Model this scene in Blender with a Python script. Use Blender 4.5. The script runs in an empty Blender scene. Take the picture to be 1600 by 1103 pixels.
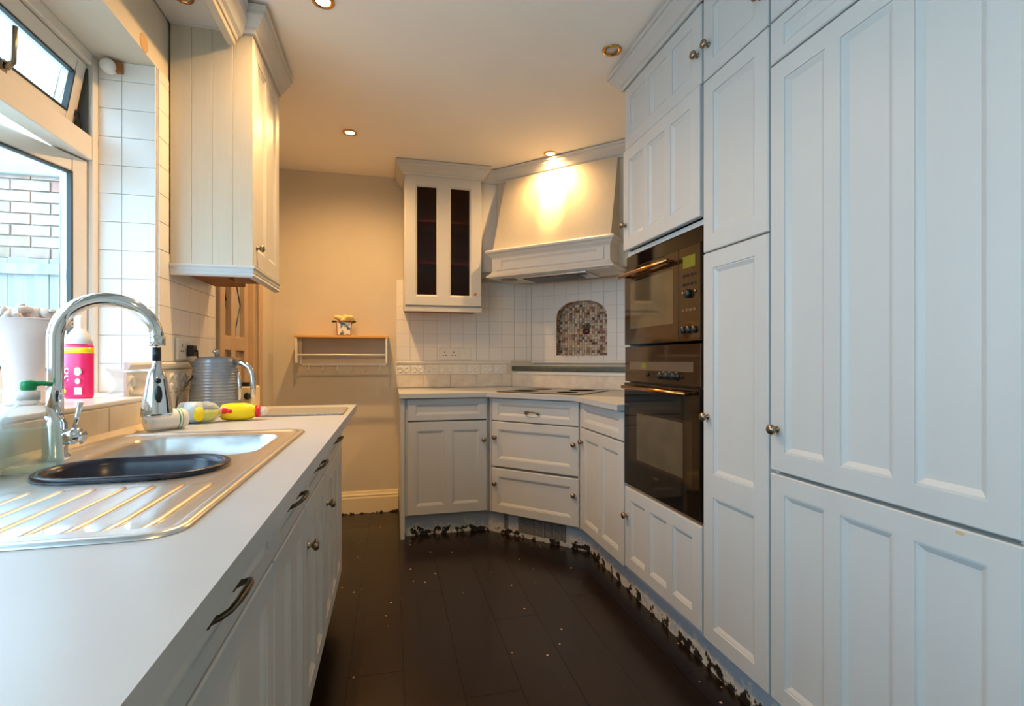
import bpy, bmesh, math, random
from mathutils import Vector, Matrix
random.seed(7)
SC = bpy.context.scene
COL = SC.collection
R2 = math.sqrt(.5)
RAD = math.radians

# ------------------------------------------------------------------ camera, sky, exposure
cam = bpy.data.objects.new('camera', bpy.data.cameras.new('camera'))
COL.objects.link(cam)
cam.location = (0, 0, 1.12)
cam.rotation_euler = (RAD(90), 0, RAD(-13.5))
cam.data.sensor_width = 36
cam.data.lens = 36 * 784 / 1600
cam.data.shift_y = 10.5 / 1600
cam.data.clip_start = .02
SC.camera = cam

W = bpy.data.worlds.new('overcast_sky'); SC.world = W; W.use_nodes = True
_b = W.node_tree.nodes['Background']
_b.inputs[0].default_value = (.50, .76, 1.0, 1)
_b.inputs[1].default_value = 5.9

def portal(name, loc, rot, sx, sy):
    l = bpy.data.lights.new(name, 'AREA'); l.shape = 'RECTANGLE'; l.size = sx; l.size_y = sy
    l.cycles.is_portal = True
    o = bpy.data.objects.new(name, l); o.location = loc; o.rotation_euler = rot; COL.objects.link(o)
portal('window_light_portal', (-1.12, .79, 1.58), (0, RAD(-90), 0), 1.2, 2.5)

portal('added_door_light_portal', (-1.12, -1.3, 1.05), (0, RAD(-90), 0), 2.1, 1.3)  # daylight through the added, unseen garden door

SC.view_settings.view_transform = 'Standard'
SC.view_settings.look = 'None'
SC.view_settings.gamma = 1
SC.view_settings.use_curve_mapping = False
SC.view_settings.exposure = 0.47
SC.cycles.max_bounces = 10
SC.cycles.diffuse_bounces = 6
SC.cycles.glossy_bounces = 5
SC.cycles.transparent_max_bounces = 12
SC.cycles.caustics_reflective = False
SC.cycles.caustics_refractive = False
SC.cycles.sample_clamp_indirect = 4
LAMP_COLOUR = (1.0, .56, .20)
LAMP_WIDE = 45.0
LAMP_BEAM = 18.0

# ------------------------------------------------------------------ materials
def lin(r, g, b):
    f = lambda c: (c/255/12.92) if c/255 <= .04045 else ((c/255+.055)/1.055)**2.4
    return (f(r), f(g), f(b), 1)

class Nodes:
    def __init__(s, name):
        s.m = bpy.data.materials.new(name); s.m.use_nodes = True
        s.t = s.m.node_tree; s.b = s.t.nodes['Principled BSDF']; s.out = s.t.nodes['Material Output']
        s.tc = s.n('ShaderNodeTexCoord')
    def n(s, typ, **kw):
        x = s.t.nodes.new(typ)
        for k, v in kw.items(): setattr(x, k, v)
        return x
    def l(s, a, b): s.t.links.new(a, b)
    def co(s, scale=(1, 1, 1), kind='Object'):
        m = s.n('ShaderNodeMapping'); m.inputs['Scale'].default_value = scale
        s.l(s.tc.outputs[kind], m.inputs[0]); return m.outputs[0]
    def noise(s, scale, co=None, detail=3, rough=.55):
        x = s.n('ShaderNodeTexNoise'); x.inputs['Scale'].default_value = scale
        x.inputs['Detail'].default_value = detail; x.inputs['Roughness'].default_value = rough
        s.l(co if co is not None else s.co(), x.inputs['Vector']); return x.outputs['Fac']
    def ramp(s, fac, stops):
        r = s.n('ShaderNodeValToRGB'); e = r.color_ramp.elements
        while len(e) < len(stops): e.new(.5)
        for el, (p, c) in zip(e, stops):
            el.position = p; el.color = c if len(c) == 4 else (*c, 1)
        s.l(fac, r.inputs[0]); return r.outputs[0]
    def mix(s, fac, a, b):
        x = s.n('ShaderNodeMix', data_type='RGBA')
        for sock, v in ((x.inputs[0], fac), (x.inputs[6], a), (x.inputs[7], b)):
            if hasattr(v, 'links') or isinstance(v, bpy.types.NodeSocket): s.l(v, sock)
            else: sock.default_value = v
        return x.outputs[2]
    def base(s, v):
        if isinstance(v, bpy.types.NodeSocket): s.l(v, s.b.inputs['Base Color'])
        else: s.b.inputs['Base Color'].default_value = v
    def set(s, **kw):
        for k, v in kw.items(): s.b.inputs[k.replace('_', ' ')].default_value = v
        return s
    def bump(s, h, strength=.2, dist=.002):
        b = s.n('ShaderNodeBump'); b.inputs['Strength'].default_value = strength; b.inputs['Distance'].default_value = dist
        s.l(h, b.inputs['Height']); s.l(b.outputs[0], s.b.inputs['Normal'])

def plain(name, c, rough=.5, metal=0., var=.06, scale=9, bump=0, stretch=(1, 1, 1), **kw):
    k = Nodes(name); k.set(Roughness=rough, Metallic=metal, **kw)
    co = k.co(stretch)
    f = k.noise(scale, co, 4)
    lo = tuple(x*(1-var) for x in c[:3])+(1,); hi = tuple(min(1, x*(1+var)) for x in c[:3])+(1,)
    k.base(k.ramp(f, [(.3, lo), (.7, hi)]))
    if bump: k.bump(f, bump, .003)
    return k.m

def painted(name, c):
    k = Nodes(name); k.set(Roughness=.42)
    f = k.noise(6, k.co((1, 1, .25)), 4)
    col = k.ramp(f, [(.3, tuple(x*.96 for x in c[:3])+(1,)), (.7, c)])
    scuff = k.noise(26, k.co((1, 1, .6)), 2)
    s = k.ramp(scuff, [(.80, (0, 0, 0)), (.84, (1, 1, 1))])
    k.base(k.mix(s, col, lin(120, 116, 108)))
    br = k.noise(120, k.co((1, 1, .08)), 2)
    k.bump(br, .12, .0015)
    return k.m

M = {}
M['paint'] = painted('grey_white_cabinet_paint', lin(201, 201, 199))
M['paint_wood'] = plain('brushed_cabinet_paint', lin(194, 186, 168), .42, var=.025, scale=14, stretch=(6, 6, .5), bump=.1)
M['gap'] = plain('cabinet_carcass', lin(120, 118, 112), .6)
M['dark_wood'] = plain('dark_brown_wood', lin(150, 82, 50), .5, var=.2, stretch=(1, 1, .2))
M['raw_wood'] = plain('raw_brown_wood', lin(150, 96, 52), .7, var=.25, scale=12)
M['orange_wood'] = plain('orange_pine', lin(196, 112, 40), .5)
M['wall'] = plain('cream_wall_paint', lin(214, 206, 190), .75, var=.03, scale=3, bump=.05)
M['ceil'] = plain('white_ceiling_paint', lin(252, 248, 241), .85, var=.02, scale=2)
M['tile'] = plain('white_glazed_tile', lin(238, 236, 232), .22, var=.02, scale=5)
M['tile_dull'] = plain('cream_sill_tile', lin(232, 214, 184), .35, var=.10, scale=10)
M['plaster'] = plain('bare_patched_plaster', lin(226, 218, 206), .8, var=.12, scale=14, bump=.3)
M['grout'] = plain('pale_grout', lin(224, 220, 212), .8)
M['filler'] = plain('tan_wall_filler', lin(206, 172, 124), .8)
M['skirt'] = plain('cream_gloss_paint', lin(238, 226, 196), .4, var=.03)
M['laminate'] = plain('white_worktop_laminate', lin(186, 190, 194), .30, var=.03, scale=5)
M['steel'] = plain('brushed_stainless_steel', lin(222, 222, 222), .30, 1., var=.08, scale=40, stretch=(1, .1, 1))
M['chrome'] = plain('polished_chrome', lin(220, 222, 224), .08, 1., var=.01)
M['nickel'] = plain('satin_nickel', lin(150, 134, 114), .28, 1., var=.05)
M['bronze'] = plain('antique_bronze', lin(104, 92, 74), .36, 1., var=.2, scale=60)
M['copper'] = plain('copper_and_warm_reflection', lin(196, 140, 84), .25, 1., var=.1)  # real copper on the downlight ring; a painted warm reflection on oven handles
M['brass'] = plain('brass_trim', lin(212, 164, 92), .22, 1., var=.05)
M['white_plastic'] = plain('white_plastic', lin(232, 230, 226), .35, var=.02)
M['upvc'] = plain('white_window_upvc', lin(226, 218, 206), .35, var=.03)
M['rubber'] = plain('dark_window_gasket', lin(44, 48, 48), .6)
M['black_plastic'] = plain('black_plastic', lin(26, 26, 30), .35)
M['strainer'] = plain('dark_navy_plastic', lin(38, 36, 50), .25, var=.15, scale=60)
M['oven_black'] = plain('black_oven_glass', lin(16, 11, 9), .05, var=.05, Specular_IOR_Level=.5)
M['oven_brown'] = plain('brown_oven_glass', lin(44, 27, 15), .06, var=.05, Specular_IOR_Level=.6)
M['oven_window'] = plain('oven_window_with_reflection', lin(86, 74, 54), .05, var=.2, scale=8, Specular_IOR_Level=.7)  # lighter tone puts the reflection in the panes into their colour
M['oven_strip'] = plain('oven_display_strip', lin(96, 80, 66), .15, var=.05)
M['display'] = plain('yellow_green_display', lin(112, 112, 34), .2, var=.1)
M['hob'] = plain('black_ceramic_hob', lin(40, 38, 38), .12, var=.1)
M['ledge'] = plain('grey_green_ledge_stone', lin(84, 94, 84), .4, var=.25, scale=30)
M['granite'] = plain('speckled_grey_granite', lin(150, 148, 142), .3, var=.35, scale=150)
M['kettle'] = plain('grey_enamel', lin(150, 158, 168), .25, .35, var=.03)
M['cream'] = plain('cream_enamel', lin(226, 208, 164), .3, var=.03)
M['pine'] = plain('pale_pine', lin(226, 176, 104), .5, var=.1, stretch=(.3, 3, 3))
M['pink'] = plain('pink_label', lin(238, 34, 104), .35, var=.04)
M['yellow'] = plain('yellow_plastic', lin(246, 214, 10), .3, var=.04)
M['red'] = plain('red_plastic', lin(222, 30, 36), .3, var=.05)
M['pale_blue'] = plain('pale_blue_label', lin(190, 216, 232), .35)
M['green'] = plain('green_plastic', lin(10, 150, 90), .3)
M['leaf'] = plain('leaf_green', lin(50, 92, 44), .5, var=.2)
M['beet'] = plain('dark_red_glaze', lin(104, 18, 36), .3, var=.2)
M['vase'] = plain('white_vase_ceramic', lin(224, 212, 210), .4, var=.05)
M['shell'] = plain('pale_seashell', lin(214, 202, 194), .55, var=.22, scale=60)
M['flower'] = plain('pale_yellow_petals', lin(244, 222, 156), .7, var=.1, scale=60)
M['pot_print'] = None
M['lead'] = plain('lead_strip', lin(96, 96, 98), .5, .6)
M['pane_grey'] = plain('pale_obscured_glass', lin(190, 190, 188), .25, var=.08, scale=30)
M['door_paint'] = plain('tan_door_paint', lin(196, 170, 140), .5, var=.06)
M['concrete'] = plain('pale_patio_concrete', lin(190, 188, 182), .9, var=.1)
M['fence'] = plain('weathered_white_boards', lin(150, 148, 146), .8, var=.24, scale=5, stretch=(4, 4, .6), bump=.3)
M['mortar'] = plain('pale_mortar', lin(160, 146, 136), .9)
M['render'] = plain('pale_coping', lin(160, 166, 166), .8, var=.08)
for i, c in enumerate([(160, 118, 106), (150, 126, 116), (166, 140, 128), (150, 104, 94), (160, 136, 118)]):
    M['brick%d' % i] = plain('washed_brick_%d' % i, lin(*c), .9, var=.18, scale=14, bump=.4)
for i, c in enumerate([(210, 192, 164), (190, 166, 136), (138, 92, 70), (84, 58, 48), (160, 128, 98), (168, 172, 174), (164, 104, 96), (220, 208, 188)]):
    M['mos%d' % i] = plain('mosaic_glaze_%d' % i, lin(*c), .3)

# flaking plinth paint, with bluish sky light put into its base tone
k = Nodes('flaking_sky_tinted_paint'); k.set(Roughness=.55)
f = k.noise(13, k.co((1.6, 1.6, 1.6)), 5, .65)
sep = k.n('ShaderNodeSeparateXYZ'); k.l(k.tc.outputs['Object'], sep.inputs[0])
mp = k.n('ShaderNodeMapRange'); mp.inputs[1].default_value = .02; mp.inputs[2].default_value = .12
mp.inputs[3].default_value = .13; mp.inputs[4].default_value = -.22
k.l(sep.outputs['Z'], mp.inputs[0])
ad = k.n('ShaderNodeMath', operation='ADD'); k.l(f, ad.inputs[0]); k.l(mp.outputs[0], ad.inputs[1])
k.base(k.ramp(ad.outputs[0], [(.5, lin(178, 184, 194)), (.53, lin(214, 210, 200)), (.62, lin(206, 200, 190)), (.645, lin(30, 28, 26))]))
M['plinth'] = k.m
# floor boards
k = Nodes('black_brown_laminate'); k.set(Roughness=.3, Specular_IOR_Level=.42)
oi = k.n('ShaderNodeObjectInfo')
g = k.noise(5, k.co((7, .6, 1)), 5)
base = k.ramp(g, [(.3, lin(20, 12, 8)), (.7, lin(33, 21, 14))])
vor = k.n('ShaderNodeTexVoronoi'); vor.inputs['Scale'].default_value = 17
geo = k.n('ShaderNodeNewGeometry'); k.l(geo.outputs['Position'], vor.inputs['Vector'])
dot = k.ramp(vor.outputs['Distance'], [(.055, (1, 1, 1)), (.095, (0, 0, 0))])
wn = k.n('ShaderNodeSeparateColor'); k.l(vor.outputs['Color'], wn.inputs[0])
gate = k.ramp(wn.outputs[0], [(.5, (0, 0, 0)), (.8, (1, 1, 1))])
mm = k.n('ShaderNodeMath', operation='MULTIPLY'); k.l(dot, mm.inputs[0]); k.l(gate, mm.inputs[1])
k.base(k.mix(mm.outputs[0], base, lin(200, 172, 130)))
rg = k.ramp(k.noise(3, k.co((1, 1, 1)), 4), [(.3, (.20, .20, .20)), (.75, (.29, .29, .29))])
k.l(rg, k.b.inputs['Roughness'])
M['floor'] = k.m
# baseboard with chipped foot
k = Nodes('chipped_baseboard_paint'); k.set(Roughness=.45)
f = k.noise(22, k.co((1.5, 1, 1)), 4)
sep = k.n('ShaderNodeSeparateXYZ'); k.l(k.tc.outputs['Object'], sep.inputs[0])
mp = k.n('ShaderNodeMapRange'); mp.inputs[1].default_value = 0; mp.inputs[2].default_value = .035
mp.inputs[3].default_value = .14; mp.inputs[4].default_value = -.3
k.l(sep.outputs['Z'], mp.inputs[0])
ad = k.n('ShaderNodeMath', operation='ADD'); k.l(f, ad.inputs[0]); k.l(mp.outputs[0], ad.inputs[1])
k.base(k.ramp(ad.outputs[0], [(.58, lin(240, 226, 192)), (.62, lin(60, 46, 34))]))
M['skirt'] = k.m
# grille
k = Nodes('perforated_grille_metal'); k.set(Roughness=.4)
v = k.n('ShaderNodeTexVoronoi', feature='F1'); v.inputs['Scale'].default_value = 105; v.inputs['Randomness'].default_value = 0
k.l(k.co((1, 1, 1)), v.inputs['Vector'])
k.base(k.ramp(v.outputs['Distance'], [(.46, lin(22, 22, 22)), (.52, lin(150, 150, 150))]))
M['grille'] = k.m
# planter print
k = Nodes('blue_white_planter_print'); k.set(Roughness=.4)
k.base(k.ramp(k.noise(34, None, 3), [(.38, lin(40, 78, 140)), (.46, lin(120, 160, 196)), (.52, lin(238, 236, 228)), (.62, lin(238, 232, 214))]))
M['pot_print'] = k.m

def thin_glass(name, tint=(1, 1, 1, 1), refl=.07, rough=.02):
    k = Nodes(name)
    t = k.n('ShaderNodeBsdfTransparent'); t.inputs[0].default_value = tint
    g = k.n('ShaderNodeBsdfGlossy'); g.inputs['Roughness'].default_value = rough
    x = k.n('ShaderNodeMixShader'); x.inputs[0].default_value = refl
    k.l(t.outputs[0], x.inputs[1]); k.l(g.outputs[0], x.inputs[2]); k.l(x.outputs[0], k.out.inputs[0])
    k.t.nodes.remove(k.b)
    return k.m
M['glass'] = thin_glass('window_glass', (.94, .98, .98, 1), .06)
M['cab_glass'] = thin_glass('cabinet_door_glass', (.66, .58, .52, 1), .02, .05)
def rim_plastic(name, tint, body, lo, hi):
    k = Nodes(name); k.base(body); k.set(Roughness=.12)
    t = k.n('ShaderNodeBsdfTransparent'); t.inputs[0].default_value = tint
    lw = k.n('ShaderNodeLayerWeight'); lw.inputs[0].default_value = .35
    mr = k.n('ShaderNodeMapRange'); mr.inputs[3].default_value = lo; mr.inputs[4].default_value = hi
    k.l(lw.outputs['Facing'], mr.inputs[0])
    x = k.n('ShaderNodeMixShader'); k.l(mr.outputs[0], x.inputs[0])
    k.l(t.outputs[0], x.inputs[1]); k.l(k.b.outputs[0], x.inputs[2]); k.l(x.outputs[0], k.out.inputs[0]); return k.m
M['clear_bottle'] = rim_plastic('clear_bottle_plastic', (.98, .99, .985, 1), lin(226, 236, 238), .10, .75)
M['soap'] = rim_plastic('pale_green_soap', (.94, .985, .94, 1), lin(204, 226, 204), .06, .22)
k = Nodes('translucent_plastic_film'); k.set(Roughness=.35, Alpha=.45); k.base(lin(230, 226, 216)); M['film'] = k.m
k = Nodes('yellow_green_liquid'); k.set(Roughness=.15); k.base(k.ramp(k.noise(6), [(.3, lin(206, 206, 20)), (.7, lin(226, 222, 60))])); M['lime'] = k.m
k = Nodes('glowing_lamp_face'); k.b.inputs['Emission Color'].default_value = (1, .82, .58, 1); k.b.inputs['Emission Strength'].default_value = 12; k.base((1, .9, .8, 1)); M['bulb_on'] = k.m
M['bulb_off'] = plain('unlit_lamp_face', lin(200, 190, 176), .2)

# ------------------------------------------------------------------ mesh helper
class MB:
    def __init__(s): s.v = []; s.f = []; s.mi = []; s.cur = 0; s.sm = []; s.smooth = False
    def add(s, verts, faces):
        o = len(s.v); s.v += [tuple(p) for p in verts]
        for f in faces: s.f.append([i+o for i in f]); s.mi.append(s.cur); s.sm.append(s.smooth)
        return s
    def box(s, x0, x1, y0, y1, z0, z1):
        v = [(x, y, z) for z in (z0, z1) for y in (y0, y1) for x in (x0, x1)]
        return s.add(v, [(0, 2, 3, 1), (4, 5, 7, 6), (0, 1, 5, 4), (2, 6, 7, 3), (0, 4, 6, 2), (1, 3, 7, 5)])
    def prism(s, poly, a0, a1, axis='z'):
        n = len(poly)
        P = {'z': lambda u, v, w: (u, v, w), 'y': lambda u, v, w: (u, w, v), 'x': lambda u, v, w: (w, u, v)}[axis]
        vs = [P(u, v, a0) for u, v in poly] + [P(u, v, a1) for u, v in poly]
        fs = [list(range(n))[::-1], list(range(n, 2*n))] + [(i, (i+1) % n, n+(i+1) % n, n+i) for i in range(n)]
        return s.add(vs, fs)
    def tube(s, pts, r, n=12, caps=True):
        pts = [Vector(p) for p in pts]; m = len(pts)
        rs = r if isinstance(r, (list, tuple)) else [r]*m
        up = None; vs = []
        for i, p in enumerate(pts):
            t = (pts[min(i+1, m-1)]-pts[max(i-1, 0)]).normalized()
            if up is None: up = Vector((0, 0, 1)) if abs(t.z) < .9 else Vector((1, 0, 0))
            a = (up-t*up.dot(t)).normalized(); b = t.cross(a); up = a
            for j in range(n):
                q = 2*math.pi*j/n
                vs.append(p+(a*math.cos(q)+b*math.sin(q))*rs[i])
        fs = [(i*n+j, i*n+(j+1) % n, (i+1)*n+(j+1) % n, (i+1)*n+j) for i in range(m-1) for j in range(n)]
        if caps: fs += [list(range(n))[::-1], list(range((m-1)*n, m*n))]
        k = s.smooth; s.smooth = True; s.add(vs, fs); s.smooth = k; return s
    def lathe(s, prof, c=(0, 0, 0), n=32, mat=None, sx=1, sy=1, smooth=True):
        """prof (r, h); axis +z, or through the 3x3/4x4 mat"""
        vs = []; fs = []
        for r, h in prof:
            for j in range(n):
                q = 2*math.pi*j/n
                p = Vector((r*math.cos(q)*sx, r*math.sin(q)*sy, h))
                if mat is not None: p = mat @ p
                vs.append(p+Vector(c))
        m = len(prof)
        fs = [(i*n+j, i*n+(j+1) % n, (i+1)*n+(j+1) % n, (i+1)*n+j) for i in range(m-1) for j in range(n)]
        if prof[0][0] > 1e-6: fs.append(list(range(n))[::-1])
        if prof[-1][0] > 1e-6: fs.append(list(range((m-1)*n, m*n)))
        k = s.smooth; s.smooth = smooth; s.add(vs, fs); s.smooth = k; return s
    def sweep(s, path, prof, side=1):
        """moulding: closed profile of (outward, z) carried along a plan polyline with mitres"""
        P = [Vector(p) for p in path]; m = len(P); n = len(prof); vs = []
        nor = []
        for i in range(m-1):
            t = (P[i+1]-P[i]).normalized(); nor.append(Vector((t.y, -t.x))*side)
        for i in range(m):
            if i == 0: d = nor[0]
            elif i == m-1: d = nor[-1]
            else: d = (nor[i-1]+nor[i])/(1+nor[i-1].dot(nor[i]))
            for o, z in prof: vs.append((P[i].x+d.x*o, P[i].y+d.y*o, z))
        fs = [(i*n+j, i*n+(j+1) % n, (i+1)*n+(j+1) % n, (i+1)*n+j) for i in range(m-1) for j in range(n)]
        fs += [list(range(n))[::-1], list(range((m-1)*n, m*n))]
        return s.add(vs, fs)
    def blob(s, c, rx, ry, rz, n=10, m=6, jit=0):
        prof = [(math.sin(math.pi*i/m), -math.cos(math.pi*i/m)) for i in range(m+1)]
        vs = []; fs = []
        for r, h in prof:
            for j in range(n):
                q = 2*math.pi*j/n; w = 1+random.uniform(-jit, jit)
                vs.append((c[0]+rx*r*math.cos(q)*w, c[1]+ry*r*math.sin(q)*w, c[2]+rz*h))
        fs = [(i*n+j, i*n+(j+1) % n, (i+1)*n+(j+1) % n, (i+1)*n+j) for i in range(m) for j in range(n)]
        k = s.smooth; s.smooth = True; s.add(vs, fs); s.smooth = k; return s
    def mesh(s, name, mats):
        me = bpy.data.meshes.new(name); me.from_pydata(s.v, [], s.f)
        for m in (mats if isinstance(mats, list) else [mats]): me.materials.append(M[m])
        me.polygons.foreach_set('material_index', s.mi); me.polygons.foreach_set('use_smooth', s.sm)
        bm = bmesh.new(); bm.from_mesh(me)
        bmesh.ops.remove_doubles(bm, verts=bm.verts, dist=1e-5)
        bmesh.ops.recalc_face_normals(bm, faces=bm.faces)
        bm.to_mesh(me); bm.free(); me.update()
        return me
    def build(s, name, mats, parent=None, loc=(0, 0, 0), rot=(0, 0, 0), bev=0, seg=2):
        return put(name, s.mesh(name, mats), parent, loc, rot, bev, seg)

def put(name, me, parent=None, loc=(0, 0, 0), rot=(0, 0, 0), bev=0, seg=2):
    o = bpy.data.objects.new(name, me); COL.objects.link(o)
    o.location = loc; o.rotation_euler = rot
    if parent is not None: o.parent = parent
    if bev:
        b = o.modifiers.new('bevel', 'BEVEL'); b.width = bev; b.segments = seg; b.limit_method = 'ANGLE'; b.angle_limit = RAD(40)
    return o

def tag(o, label, cat, group=None):
    o['label'] = label; o['category'] = cat
    if group: o['group'] = group
    return o
def thing(name, label, cat, loc=(0, 0, 0), rz=0, group=None):
    o = bpy.data.objects.new(name, None); COL.objects.link(o); o.empty_display_size = .05
    o.location = loc; o.rotation_euler = (0, 0, RAD(rz)); return tag(o, label, cat, group)
def struct(o): o['kind'] = 'structure'; return o
def stuff(o): o['kind'] = 'stuff'; return o
def copy_tree(o, parent=None):
    c = o.copy(); COL.objects.link(c)
    if parent is not None: c.parent = parent
    for ch in list(o.children): copy_tree(ch, c)
    return c

MESHES = {}
def shared(name, mat, fn):
    if name not in MESHES:
        b = MB(); fn(b); MESHES[name] = b.mesh(name, mat)
    return MESHES[name]

# ------------------------------------------------------------------ setting: floor, ceiling, walls
XL, XR, YB, YF, ZC = -.81, 1.66, 3.825, -2.1, 2.47
floor = struct(MB().box(-1.1, 1.8, YF-.1, YB+.1, -.12, -.012).build('floor', 'gap'))
edges = [-.92, -.729, -.536, -.342, -.148, .043, .237, .432, .622, .816, 1.01, 1.204, 1.4, 1.66]
for i in range(len(edges)-1):
    y = YF + [.0, .5, .25, .8, .35, .95, .15, .62, .3, .75, .1, .5, .9][i] - 1.2
    while y < YB:
        a, b = max(y, YF), min(y+1.2, YB)
        if b-a > .02:
            w = edges[i+1]-edges[i]-.0012; l = b-a-.0012
            mb = MB(); mb.box(0, w, 0, l, -.012, 0)
            put('floor_board', mb.mesh('floor_board', 'floor'), floor, (edges[i]+.0006, a+.0006, random.uniform(-.0006, 0)))
        y += 1.2
struct(MB().box(-1.1, 1.8, YF-.1, YB+.1, ZC, ZC+.1).build('ceiling', 'ceil'))
# left wall with the window and the glazed side door
wl = MB(); T0 = -1.08
WY0, WY1, WZ0, WZ1 = -.45, 2.025, .985, 2.157
DY0, DY1, DZ1 = 2.72, 3.40, 2.05
wl.box(T0, XL, YF, -1.95, 0, ZC); wl.box(T0, XL, -1.95, -.65, 2.1, ZC); wl.box(T0, XL, -.65, WY0, 0, ZC); wl.box(T0, XL, WY0, WY1, 0, WZ0); wl.box(T0, XL, WY0, WY1, WZ1, ZC)
wl.box(T0, XL, WY1, DY0, 0, ZC); wl.box(T0, XL, DY0, DY1, DZ1, ZC); wl.box(T0, XL, DY1, YB+.1, 0, ZC)
wall_left = struct(wl.build('wall_left', 'wall'))
wall_back = struct(MB().box(T0, XR+.12, YB, YB+.12, 0, ZC).build('wall_back', 'wall'))
struct(MB().box(XR, XR+.12, YF, YB, 0, ZC).build('wall_right', 'wall'))
wf = MB(); wf.box(T0, XR+.12, YF-.12, YF, 0, ZC)
struct(wf.build('wall_front', 'wall'))
# diagonal corner wall, local x along the wall (X-Y)/sqrt2, local y into the corner
def D(t, b, z=0): return ((t+b)*R2, (b-t)*R2, z)
BW = 4.90*R2
NT0, NT1, NZ0, NZS, NZ1 = -1.725, -1.312, 1.15, 1.43, 1.562
niche = [(NT0, NZ0), (NT1, NZ0), (NT1, NZS)]
for i in range(1, 12):
    q = math.pi*i/12
    niche.append(((NT0+NT1)/2+(NT1-NT0)/2*math.copysign(abs(math.cos(q))**.8, math.cos(q)), NZS+(NZ1-NZS)*math.sin(q)**.9))
niche.append((NT0, NZS))
def clip(poly, a, b, keep_left):
    out = []; n = len(poly)
    sd = lambda p: (b[0]-a[0])*(p[1]-a[1])-(b[1]-a[1])*(p[0]-a[0])
    for i in range(n):
        p, q = poly[i], poly[(i+1) % n]; sp, sq = sd(p), sd(q)
        if not keep_left: sp, sq = -sp, -sq
        if sp >= -1e-9: out.append(p)
        if (sp > 1e-9 and sq < -1e-9) or (sp < -1e-9 and sq > 1e-9):
            t = sp/(sp-sq); out.append((p[0]+(q[0]-p[0])*t, p[1]+(q[1]-p[1])*t))
    return out
def minus(poly, hole):
    pieces = []; rem = poly
    for i in range(len(hole)):
        a, b = hole[i], hole[(i+1) % len(hole)]
        o = clip(rem, a, b, False)
        if len(o) >= 3 and abs(area(o)) > 1e-7: pieces.append(o)
        rem = clip(rem, a, b, True)
        if len(rem) < 3 or abs(area(rem)) < 1e-9: rem = []; break
    return pieces, bool(rem)
def area(p): return .5*sum(p[i][0]*p[(i+1) % len(p)][1]-p[(i+1) % len(p)][0]*p[i][1] for i in range(len(p)))
wd = MB()
for pc in minus([(-1.945, 0), (-1.105, 0), (-1.105, ZC), (-1.945, ZC)], niche)[0]: wd.prism(pc, BW+.006, BW+.075, 'y')
wall_corner = struct(wd.build('wall_corner', 'wall', rot=(0, 0, RAD(-45))))

# tiles ------------------------------------------------------------
def tile_mesh(w, h, mat, t=.006, c=.001):
    key = 'tile_%d_%d_%s' % (round(w*1e4), round(h*1e4), mat)
    def fn(b):
        a = [(0, 0, 0), (w, 0, 0), (w, 0, h), (0, 0, h)]
        m = [(0, -t+c, 0), (w, -t+c, 0), (w, -t+c, h), (0, -t+c, h)]
        f = [(c, -t, c), (w-c, -t, c), (w-c, -t, h-c), (c, -t, h-c)]
        fs = [(8, 9, 10, 11)]
        for i in range(4):
            j = (i+1) % 4; fs += [(i, j, 4+j, 4+i), (4+i, 4+j, 8+j, 8+i)]
        b.add(a+m+f, fs)
    return shared(key, mat, fn)
def tiles(parent, origin, rz, xs, zs, mat='tile', gap=.0008, skip=None, hole=None):
    """local x along the wall, z up, face towards local -y"""
    ca, sa = math.cos(RAD(rz)), math.sin(RAD(rz))
    for i in range(len(xs)-1):
        for j in range(len(zs)-1):
            x0, x1, z0, z1 = xs[i]+gap, xs[i+1]-gap, zs[j]+gap, zs[j+1]-gap
            if skip and skip(x0, x1, z0, z1): continue
            loc = (origin[0]+ca*x0, origin[1]+sa*x0, z0)
            if hole is not None:
                pcs, hit = minus([(x0, z0), (x1, z0), (x1, z1), (x0, z1)], hole)
                if hit:
                    if not pcs: continue
                    b = MB()
                    for p in pcs: b.prism([(u-x0, v-z0) for u, v in p], -.007, 0, 'y')
                    put('tile', b.mesh('tile', mat), parent, loc, (0, 0, RAD(rz))); continue
            put('tile', tile_mesh(round(x1-x0, 4), round(z1-z0, 4), mat), parent, loc, (0, 0, RAD(rz)+random.uniform(-.002, .002)))
def steps(a, b, s=.1):
    out = [a]
    while out[-1] < b-.02: out.append(min(out[-1]+s, b))
    out[-1] = b
    return out
def relief(parent, origin, rz, x0, x1, z0, z1):
    """border tile with an embossed scroll"""
    def fn(b):
        w, h = x1-x0-.003, z1-z0-.003
        b.box(0, w, -.007, 0, 0, h)
        pts = [(w*(.06+.88*i/14), -.008, h*(.5+.3*math.sin(i/14*2*math.pi))) for i in range(15)]
        b.tube(pts, [.002+.006*math.sin(math.pi*i/14) for i in range(15)], 6)
        for sx, sz in ((.28, .28), (.72, .72), (.5, .5)):
            b.blob((w*sx, -.007, h*sz), .013, .007, .011, 8, 5)
    ca, sa = math.cos(RAD(rz)), math.sin(RAD(rz))
    put('border_tile', shared('border_%d_%d' % (round((x1-x0)*1e3), round((z1-z0)*1e3)), 'tile', fn), parent, (origin[0]+ca*x0, origin[1]+sa*x0, z0), (0, 0, RAD(rz)))
def dado(parent, origin, rz, x0, x1, z):
    ca, sa = math.cos(RAD(rz)), math.sin(RAD(rz))
    b = MB(); w = x1-x0
    b.prism([(0, z-.012), (-.008, z-.012), (-.016, z-.004), (-.018, z+.004), (-.012, z+.011), (-.007, z+.013), (0, z+.013)], 0, w, 'x')
    b.build('dado_tile', 'tile', parent, (origin[0]+ca*x0, origin[1]+sa*x0, 0), (0, 0, RAD(rz)))

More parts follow.
